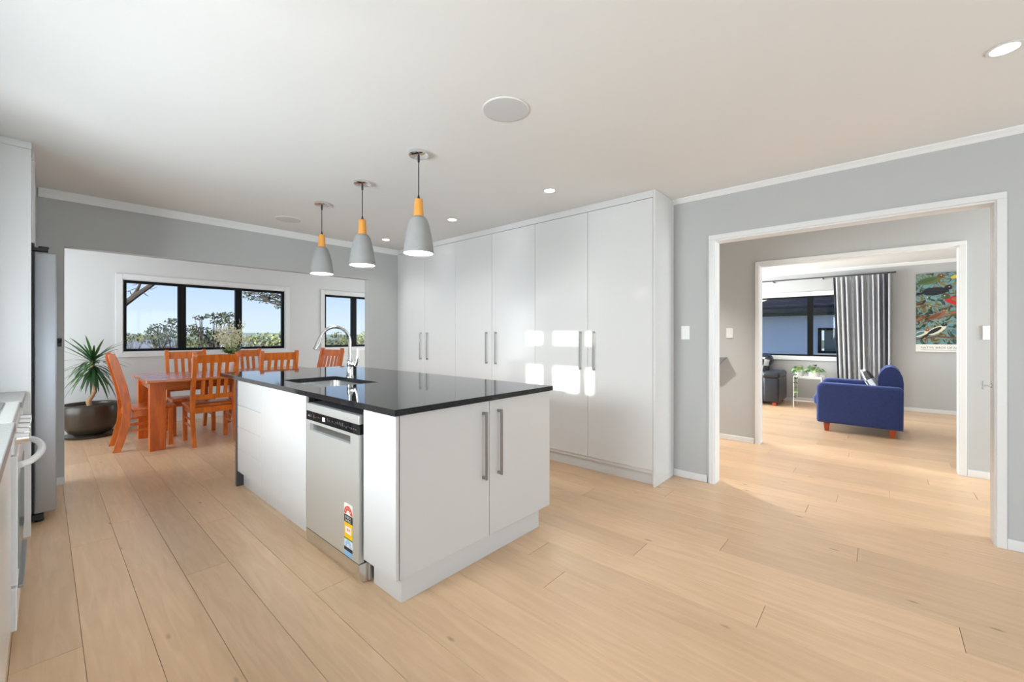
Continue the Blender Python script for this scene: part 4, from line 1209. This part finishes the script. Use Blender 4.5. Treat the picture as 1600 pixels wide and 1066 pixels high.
# bird poster on canvas
def poster():
    y1, y0, z0, z1 = -.428, -1.225, .985, 2.242; xw = X3 - .0005; xf = xw - .028
    r = thing('bird_poster', (xw - .014, (y0 + y1) / 2, z0), 'colourful canvas poster crowded with painted birds on the living room wall', 'poster')
    m, nt, b = _new('poster_ground')
    tc = nt.nodes.new('ShaderNodeTexCoord'); n = nt.nodes.new('ShaderNodeTexNoise'); n.inputs['Scale'].default_value = 9; n.inputs['Detail'].default_value = 5; n.inputs['Distortion'].default_value = 1.5
    nt.links.new(tc.outputs['Object'], n.inputs['Vector'])
    rp = nt.nodes.new('ShaderNodeValToRGB'); e = rp.color_ramp.elements
    e[0].position = .30; e[0].color = srgb(30, 38, 30); e[1].position = .72; e[1].color = srgb(70, 54, 38)
    for p, c in ((.42, srgb(62, 76, 50)), (.47, srgb(104, 146, 152)), (.52, srgb(112, 152, 158)), (.57, srgb(126, 120, 72))):
        q = e.new(p); q.color = c
    nt.links.new(n.outputs['Fac'], rp.inputs[0]); nt.links.new(rp.outputs[0], b.inputs['Base Color']); b.inputs['Roughness'].default_value = .5
    cv = box('canvas', 'poster_ground', xf, xw, y0, y1, 1.104, z1, r)
    st = box('title_strip', 'sticker_white', xf, xw, y0, y1, z0, 1.1035, r)
    flat('print_grey', srgb(120, 124, 128)); flat('print_black', srgb(28, 34, 40)); flat('print_olive', srgb(92, 106, 52)); flat('print_brown', srgb(112, 74, 48)); flat('print_red', srgb(188, 40, 42))
    flat('print_yellow', srgb(226, 190, 50)); flat('print_rust', srgb(150, 96, 66)); flat('print_teal', srgb(70, 120, 130)); flat('print_cream', srgb(226, 222, 196)); flat('print_green', srgb(66, 92, 56))
    text_mesh('NATIVE BIRDS OF NEW ZEALAND', 'print_grey', (xf - .0008, (y0 + y1) / 2, 1.035), .046, (PI / 2, 0, -PI / 2), st, sx=.98)
    MB().box(xf - .0008, xf, y0 + .06, y1 - .06, 1.012, 1.016).build('print_rule', 'print_grey', st)
    # u: 0..1 left to right across the sheet (towards -Y), w: 0..1 bottom to top
    PW, PH = y1 - y0, z1 - 1.104
    def P(u, w, l): return (xf - .0006 - l, y1 - u * PW, 1.104 + w * PH)
    lay = [0]
    def blob(mat, c, a, b, rot, par, n=18, taper=0.0, name='printed_bird'):
        lay[0] += .00002; v = []
        for k in range(n):
            t = 2 * PI * k / n; x = a * math.cos(t); y = b * math.sin(t) * (1 - taper * math.cos(t))
            v.append((c[0] + x * math.cos(rot) - y * math.sin(rot), c[1] + (x * math.sin(rot) + y * math.cos(rot)) * PW / PH))
        ob = MB().add([P(max(.003, min(.997, q[0])), max(.003, min(.997, q[1])), lay[0]) for q in v], [tuple(range(n))]).build(name, mat, par)
        return ob
    def bird(u, w, s, rot, body, wing, head, beak, flip=1, tail=None):
        f = flip
        def off(dx, dy):
            dx *= f; return (u + s * (dx * math.cos(rot) - dy * math.sin(rot)), w + s * (dx * math.sin(rot) + dy * math.cos(rot)) * PW / PH)
        ra = rot if f == 1 else rot
        blob(tail or wing, off(-1.25, -.12), s * .75, s * .13, ra + .12 * f, cv, name='printed_tail')
        bb = blob(body, off(0, 0), s, s * .42, ra, cv, taper=.12 * f)
        blob(wing, off(-.22, .06), s * .80, s * .24, ra + .06 * f, bb, name='printed_wing')
        blob(head, off(.98, .26), s * .30, s * .24, ra, bb, name='printed_head')
        blob(beak, off(1.34, .22), s * .15, s * .06, ra - .2 * f, bb, name='printed_beak')
        blob('print_cream', off(1.04, .31), s * .05, s * .05, 0, bb, 8, name='printed_eye')
    def branch(pts, wd, mat='print_brown'):
        lay[0] += .00002
        v = []
        for i, (u, w) in enumerate(pts):
            v += [P(u, w + wd, lay[0]), P(u, w - wd, lay[0])]
        MB().add(v, [(2 * i, 2 * i + 1, 2 * i + 3, 2 * i + 2) for i in range(len(pts) - 1)]).build('printed_branch', mat, cv)
    branch([(0, .70), (.2, .74), (.45, .70), (.7, .72), (1, .70)], .007); branch([(0, .86), (.15, .90), (.35, .88)], .006); branch([(0, .52), (.2, .55), (.4, .50), (.62, .53)], .006)
    branch([(0, .42), (.25, .36), (.5, .40), (.8, .36), (1, .38)], .006); branch([(.0, .07), (.3, .11), (.6, .09), (1, .12)], .012); branch([(.55, .98), (.7, .9), (.9, .86), (1, .88)], .005)
    random.seed(4)
    for k in range(60):
        blob(random.choice(['print_green', 'print_olive', 'print_yellow', 'print_teal', 'print_green']), (random.uniform(.03, .97), random.uniform(.03, .97)), random.uniform(.012, .03), random.uniform(.005, .011), random.uniform(-1.5, 1.5), cv, 8, name='printed_leaf')
    bird(.20, .90, .17, .22, 'print_olive', 'print_green', 'print_brown', 'print_brown')
    bird(.56, .935, .075, .3, 'print_yellow', 'print_yellow', 'print_black', 'print_grey', tail='print_olive')
    bird(.28, .745, .19, .08, 'print_black', 'print_black', 'print_black', 'print_grey')
    bird(.62, .60, .22, -.18, 'print_red', 'print_rust', 'print_green', 'print_grey', flip=-1, tail='print_teal')
    bird(.06, .585, .08, .3, 'print_black', 'print_brown', 'print_black', 'print_yellow')
    bird(.30, .40, .13, .5, 'print_rust', 'print_brown', 'print_rust', 'print_yellow')
    bird(.06, .36, .09, .5, 'print_brown', 'print_rust', 'print_brown', 'print_grey')
    bird(.30, .20, .15, .55, 'print_cream', 'print_black', 'print_black', 'print_grey')
    bird(.07, .15, .12, .4, 'print_cream', 'print_teal', 'print_rust', 'print_grey')
    bird(.62, .17, .12, .0, 'print_teal', 'print_rust', 'print_teal', 'print_red', flip=-1)
    bird(.82, .28, .11, .7, 'print_black', 'print_teal', 'print_black', 'print_grey')
    bird(.85, .84, .09, .2, 'print_rust', 'print_brown', 'print_rust', 'print_grey', flip=-1)
    bird(.55, .44, .10, .1, 'print_olive', 'print_rust', 'print_olive', 'print_red')
poster()

# ------------------------------------------------------------------ outside: neighbour's house beyond the living room window
def neighbour():
    X0 = 13.0; y0, y1 = -4.0, 9.0; ez = 1.86
    r = thing('neighbour_house', (X0 + 2.5, 2.5, -1.2), 'pale neighbouring house with dark tiled roof outside the living room window', 'house')
    m = MB(); wy0, wy1, wz0, wz1 = -.25, 1.19, .80, 1.43
    for b in ((y0, wy0, -1.2, ez - .1), (wy1, y1, -1.2, ez - .1), (wy0, wy1, -1.2, wz0), (wy0, wy1, wz1, ez - .1)):
        m.box(X0, X0 + .2, *b)
    m.box(X0 + .2, X0 + 5, y0, y0 + .2, -1.2, ez - .1); m.box(X0 + .2, X0 + 5, y1 - .2, y1, -1.2, ez - .1)
    m.build('wall', 'neighbour_wall', r)
    w = MB()
    for b in ((wy0, wy0 + .07, wz0, wz1), (wy1 - .07, wy1, wz0, wz1), (wy0, wy1, wz0, wz0 + .06), (wy0, wy1, wz1 - .06, wz1), (.35, .43, wz0, wz1)): w.box(X0 - .03, X0 + .08, *b)
    wf = w.build('window', 'window_black', r)
    box('window_pane', 'window_glass', X0 + .05, X0 + .056, wy0 + .07, wy1 - .07, wz0 + .06, wz1 - .06, wf)
    box('blind', 'blind_grey', X0 + .10, X0 + .11, wy0 + .12, wy1 - .12, wz0 + .06, wz1 - .06, wf)
    MB().box(X0 - .02, X0, wy0 - .04, wy1 + .04, wz0 - .05, wz0 - .005).build('window_ledge', 'house_white', wf)
    rs = .44
    g = MB(); g.box(X0 - .42, X0 - .30, y0, y1, ez - .04, ez + .07); g.build('gutter', 'gutter_dark', r)
    g = MB(); g.box(X0 - .30, X0, y0, y1, ez - .04, ez - .02); g.box(X0 - .30, X0 - .28, y0, y1, ez - .12, ez - .04); g.build('soffit', 'gutter_dark', r)
    rf = MB().add([(X0 - .36, y0, ez + .02), (X0 - .36, y1, ez + .02), (X0 + 3.0, y1, ez + .02 + 3.36 * rs), (X0 + 3.0, y0, ez + .02 + 3.36 * rs), (X0 + 3.0, y0, ez - .1), (X0 + 3.0, y1, ez - .1)], [(0, 1, 2, 3), (3, 2, 5, 4), (0, 3, 4), (1, 5, 2)]).build('roof', 'neighbour_roof', r)
    t = MB()
    for row in range(11):
        xa = X0 - .37 + row * .31; za = ez + .02 + row * .31 * rs + .012; n = 220; v = []
        for k in range(n + 1):
            y = y0 + (y1 - y0) * k / n; dz = .018 * math.cos(2 * PI * y / .30)
            v += [(xa, y, za + dz + .018), (xa + .33, y, za + .33 * rs + dz * .6 - .008), (xa, y, za - .02)]
        t.add(v, [(3 * k, 3 * k + 1, 3 * k + 4, 3 * k + 3) for k in range(n)] + [(3 * k + 2, 3 * k, 3 * k + 3, 3 * k + 5) for k in range(n)])
    tag(t.build('roof_tiles', 'neighbour_roof', rf, smooth=True, angle=35), kind='stuff')
    # white barge board of the nearer gable at the left
    MB().prism([(2.70, 2.00), (1.98, 2.24), (1.98, 2.31), (2.70, 2.08)], 'x', X0 - .55, X0 - .50).build('barge_board', 'house_white', r)
neighbour()

# ------------------------------------------------------------------ outside: garden, trees and far houses beyond the dining windows
fwd = Vector((math.sin(YAW), math.cos(YAW), 0)); rgt = Vector((math.cos(YAW), -math.sin(YAW), 0))
def at(px, py, dist):
    """point seen at a photo pixel, a given distance away (used to read off where things stand)"""
    d = fwd + rgt * ((px - 800) / F_PX) + Vector((0, 0, 1)) * (-(py - HORIZON) / F_PX)
    return Vector((0, 0, CAM_H)) + d * dist
def terrain():
    m = MB(); n = 40; v = []
    X = [-300 + 1000 * i / n for i in range(n + 1)]; Y = [8.5, 12, 18, 26, 36, 50, 70, 100, 150, 220, 320, 500, 690]
    random.seed(6)
    for y in Y:
        for x in X:
            z = -1.4 - min(1, (y - 8.5) / 30) * 4.2 + (.6 * math.sin(x * .05 + y * .03)) * min(1, (y - 8.5) / 40)
            v.append((x, y, z))
    f = [(j * (n + 1) + i, j * (n + 1) + i + 1, (j + 1) * (n + 1) + i + 1, (j + 1) * (n + 1) + i) for j in range(len(Y) - 1) for i in range(n)]
    struct(m.add(v, f).build('ground', 'ground_green', None, smooth=True))
    struct(MB().add([(9.7, -40, -1.3), (60, -40, -1.3), (60, 8.4, -1.3), (9.7, 8.4, -1.3)], [(0, 1, 2, 3)]).build('ground_side', 'ground_green'))
    h = MB(); v = []; N = 60
    for i in range(N + 1):
        x = -420 + 1300 * i / N; zt = 1 + 1.5 * math.sin(i * .5) + 2 * math.sin(i * .21 + 1) 
        v += [(x, 640, -14), (x, 700, max(2, zt + 1))]
    struct(h.add(v, [(2 * i, 2 * i + 2, 2 * i + 3, 2 * i + 1) for i in range(N)]).build('hills', 'hill_blue', None, smooth=True))
terrain()
def tree(label, base, clumps, mat, seed, leaf=.30, per=150, trunk_r=.085, group='trees outside the dining windows', fork=None):
    random.seed(seed)
    base = Vector(base)
    r = thing('tree', base, label, 'tree', group)
    t = MB(); L = MB()
    cs = [(Vector(c[0]), c[1]) for c in clumps]
    ctr = sum((c for c, _ in cs), Vector()) / len(cs)
    if fork is None: fork = base + (ctr - base) * .45; fork.x += random.uniform(-.3, .3)
    t.tube([base, base + (fork - base) * .5 + Vector((random.uniform(-.3, .3), 0, 0)), fork], [trunk_r * 1.2, trunk_r, trunk_r * .8], 8)
    for c, (rx, rz) in cs:
        mid = fork + (c - fork) * .5 + Vector((random.uniform(-.4, .4), random.uniform(-.4, .4), random.uniform(-.1, .4)))
        t.tube([fork, mid, c + Vector((0, 0, -rz * .4))], [trunk_r * .55, trunk_r * .35, trunk_r * .12], 6)
        for k in range(4):
            e = c + Vector((random.uniform(-rx, rx), random.uniform(-rx, rx), random.uniform(-.2, .5) * rz))
            t.tube([mid, (mid + e) / 2 + Vector((0, 0, .1)), e], [trunk_r * .22, trunk_r * .14, trunk_r * .05], 5)
        n = int(per * rx * rz / (leaf * leaf) * .16)
        for k in range(max(40, n)):
            while True:
                q = Vector((random.uniform(-1, 1), random.uniform(-1, 1), random.uniform(-1, 1)))
                if .25 < q.length < 1: break
            p = c + Vector((q.x * rx, q.y * rx, q.z * rz)); s = leaf * random.uniform(.5, 1.1)
            nn = Vector((random.gauss(0, 1), random.gauss(0, 1), random.gauss(0, 1) + .6)).normalized(); u = nn.orthogonal().normalized(); w = nn.cross(u); a = random.uniform(0, PI)
            u, w = u * math.cos(a) + w * math.sin(a), w * math.cos(a) - u * math.sin(a)
            L.add([p - u * s * .5, p + w * s * .28, p + u * s * .5, p - w * s * .28], [(0, 1, 2, 3)])
    t.build('trunk', 'bark', r, smooth=True); tag(L.build('foliage', mat, r), kind='stuff')
def cl(px, py, d, wpx, hpx):
    return (at(px, py, d), (wpx * d / F_PX, hpx * d / F_PX))
def ground_z(p):
    y = p.y; return -1.4 - min(1, (y - 8.5) / 30) * 4.2 + (.6 * math.sin(p.x * .05 + y * .03)) * min(1, (y - 8.5) / 40) - .15
def foot(px, d):
    p = at(px, HORIZON, d); return (p.x, p.y, ground_z(p))
tree('dark spreading tree at the right of the left dining window light', foot(268, 20), [cl(250, 513, 20, 16, 7), cl(272, 503, 20, 12, 6), cl(262, 522, 20, 18, 8), cl(236, 522, 20, 12, 7), cl(284, 516, 19, 12, 9), cl(246, 534, 20, 20, 6)], 'foliage_dark', 1, leaf=.15, per=210)
tree('layered dark tree filling the lower middle of the centre window light', foot(330, 17), [cl(312, 497, 17, 10, 4), cl(335, 494, 17, 14, 5), cl(357, 493, 17, 13, 6), cl(345, 503, 17, 16, 5), cl(318, 519, 17, 16, 8), cl(345, 523, 17, 18, 9), cl(303, 516, 17, 8, 10), cl(365, 510, 17, 9, 8), cl(330, 533, 17, 22, 6)], 'foliage_dark', 2, leaf=.13, per=210)
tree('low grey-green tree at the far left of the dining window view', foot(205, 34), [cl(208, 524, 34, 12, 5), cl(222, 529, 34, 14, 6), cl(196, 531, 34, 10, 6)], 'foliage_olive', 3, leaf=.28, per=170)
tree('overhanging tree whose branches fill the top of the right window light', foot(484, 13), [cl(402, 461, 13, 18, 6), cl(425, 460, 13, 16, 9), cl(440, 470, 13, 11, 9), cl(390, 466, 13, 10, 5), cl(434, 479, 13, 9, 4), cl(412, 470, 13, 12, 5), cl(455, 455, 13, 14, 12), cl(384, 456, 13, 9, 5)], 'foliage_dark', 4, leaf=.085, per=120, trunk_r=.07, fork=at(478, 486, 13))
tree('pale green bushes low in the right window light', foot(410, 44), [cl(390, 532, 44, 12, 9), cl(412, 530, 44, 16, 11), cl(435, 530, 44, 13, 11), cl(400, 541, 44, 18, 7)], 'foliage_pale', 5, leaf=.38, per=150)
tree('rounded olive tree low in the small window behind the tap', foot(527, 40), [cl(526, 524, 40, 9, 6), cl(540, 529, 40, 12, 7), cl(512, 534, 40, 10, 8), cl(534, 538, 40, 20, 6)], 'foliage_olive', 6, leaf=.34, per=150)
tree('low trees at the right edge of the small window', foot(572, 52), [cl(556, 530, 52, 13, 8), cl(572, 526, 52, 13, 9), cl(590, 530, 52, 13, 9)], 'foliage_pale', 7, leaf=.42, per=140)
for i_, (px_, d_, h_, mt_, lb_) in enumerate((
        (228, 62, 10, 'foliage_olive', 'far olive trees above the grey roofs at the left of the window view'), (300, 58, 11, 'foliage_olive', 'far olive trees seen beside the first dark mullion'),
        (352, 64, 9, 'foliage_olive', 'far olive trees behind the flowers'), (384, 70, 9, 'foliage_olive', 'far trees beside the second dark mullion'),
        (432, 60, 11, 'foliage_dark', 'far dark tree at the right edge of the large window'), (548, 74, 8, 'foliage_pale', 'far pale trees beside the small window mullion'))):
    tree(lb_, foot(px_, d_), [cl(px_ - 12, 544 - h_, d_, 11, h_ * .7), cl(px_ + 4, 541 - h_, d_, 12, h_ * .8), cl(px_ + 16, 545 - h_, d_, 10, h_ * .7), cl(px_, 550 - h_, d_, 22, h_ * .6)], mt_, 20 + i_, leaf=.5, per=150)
# bare bough leaning in from the left
def bough():
    random.seed(8)
    base = Vector(foot(120, 10))
    r = thing('tree', base, 'bare dark bough crossing the top left corner of the dining window', 'tree', 'trees outside the dining windows')
    d = 10.0
    p = lambda x, y, dd=d: at(x, y, dd)
    m = MB()
    m.tube([base, p(130, 560), p(160, 505), p(180, 486), p(197, 473), p(215, 460), p(236, 446), p(260, 428)], [.20, .15, .10, .085, .07, .062, .05, .04], 8)
    m.build('limb', 'bark', r, smooth=True)
    for pts, rad in (([(203, 468), (213, 456), (218, 446), (222, 432)], .045), ([(222, 455), (228, 461), (232, 463)], .014), ([(205, 460), (203, 455), (198, 456)], .012), ([(215, 451), (208, 452), (200, 455)], .010), ([(219, 441), (212, 445), (206, 446)], .009), ([(228, 451), (238, 452), (246, 448)], .010)):
        MB().tube([p(*q) for q in pts], [rad * (1 - .6 * k / (len(pts) - 1)) for k in range(len(pts))], 6).build('branch', 'bark', r, smooth=True)
bough()
def far_house(px, py, d, w, h, roof, label):
    c = at(px, py, d); gz = ground_z(c)
    r = thing('far_house', (c.x, c.y, gz), label, 'house', 'far houses below the dining windows')
    dz = max(2.2, c.z - gz); z0, z1 = gz, c.z
    box('wall', 'house_white', c.x - w / 2, c.x + w / 2, c.y, c.y + w * .7, z0, z1, r)
    rf = MB().prism([(c.y - .3, z1), (c.y + w * .7 + .3, z1), (c.y + w * .35, z1 + h)], 'x', c.x - w / 2 - .3, c.x + w / 2 + .3).build('roof', roof, r)
    for k in range(3):
        x = c.x - w / 2 + w * (k + .5) / 3
        box('window', 'house_pane', x - w * .09, x + w * .09, c.y - .03, c.y + .03, z1 - 1.5, z1 - .4, r)
far_house(206, 545, 54, 3.6, 1.1, 'house_roof', 'far white house with grey roof at the lower left of the dining window')
far_house(240, 541, 84, 6.5, 1.2, 'house_roof', 'far white house with grey roof under the dark tree')
far_house(262, 547, 66, 2.8, 0.6, 'house_roof_red', 'far white house with reddish roof at the sill of the left window light')
far_house(385, 544, 58, 4.5, 0.9, 'house_roof', 'far white house among the pale bushes of the right window light')
for o_ in bpy.data.objects:
    for k_ in ('_wx', '_wy', '_wz'):
        if k_ in o_: del o_[k_]
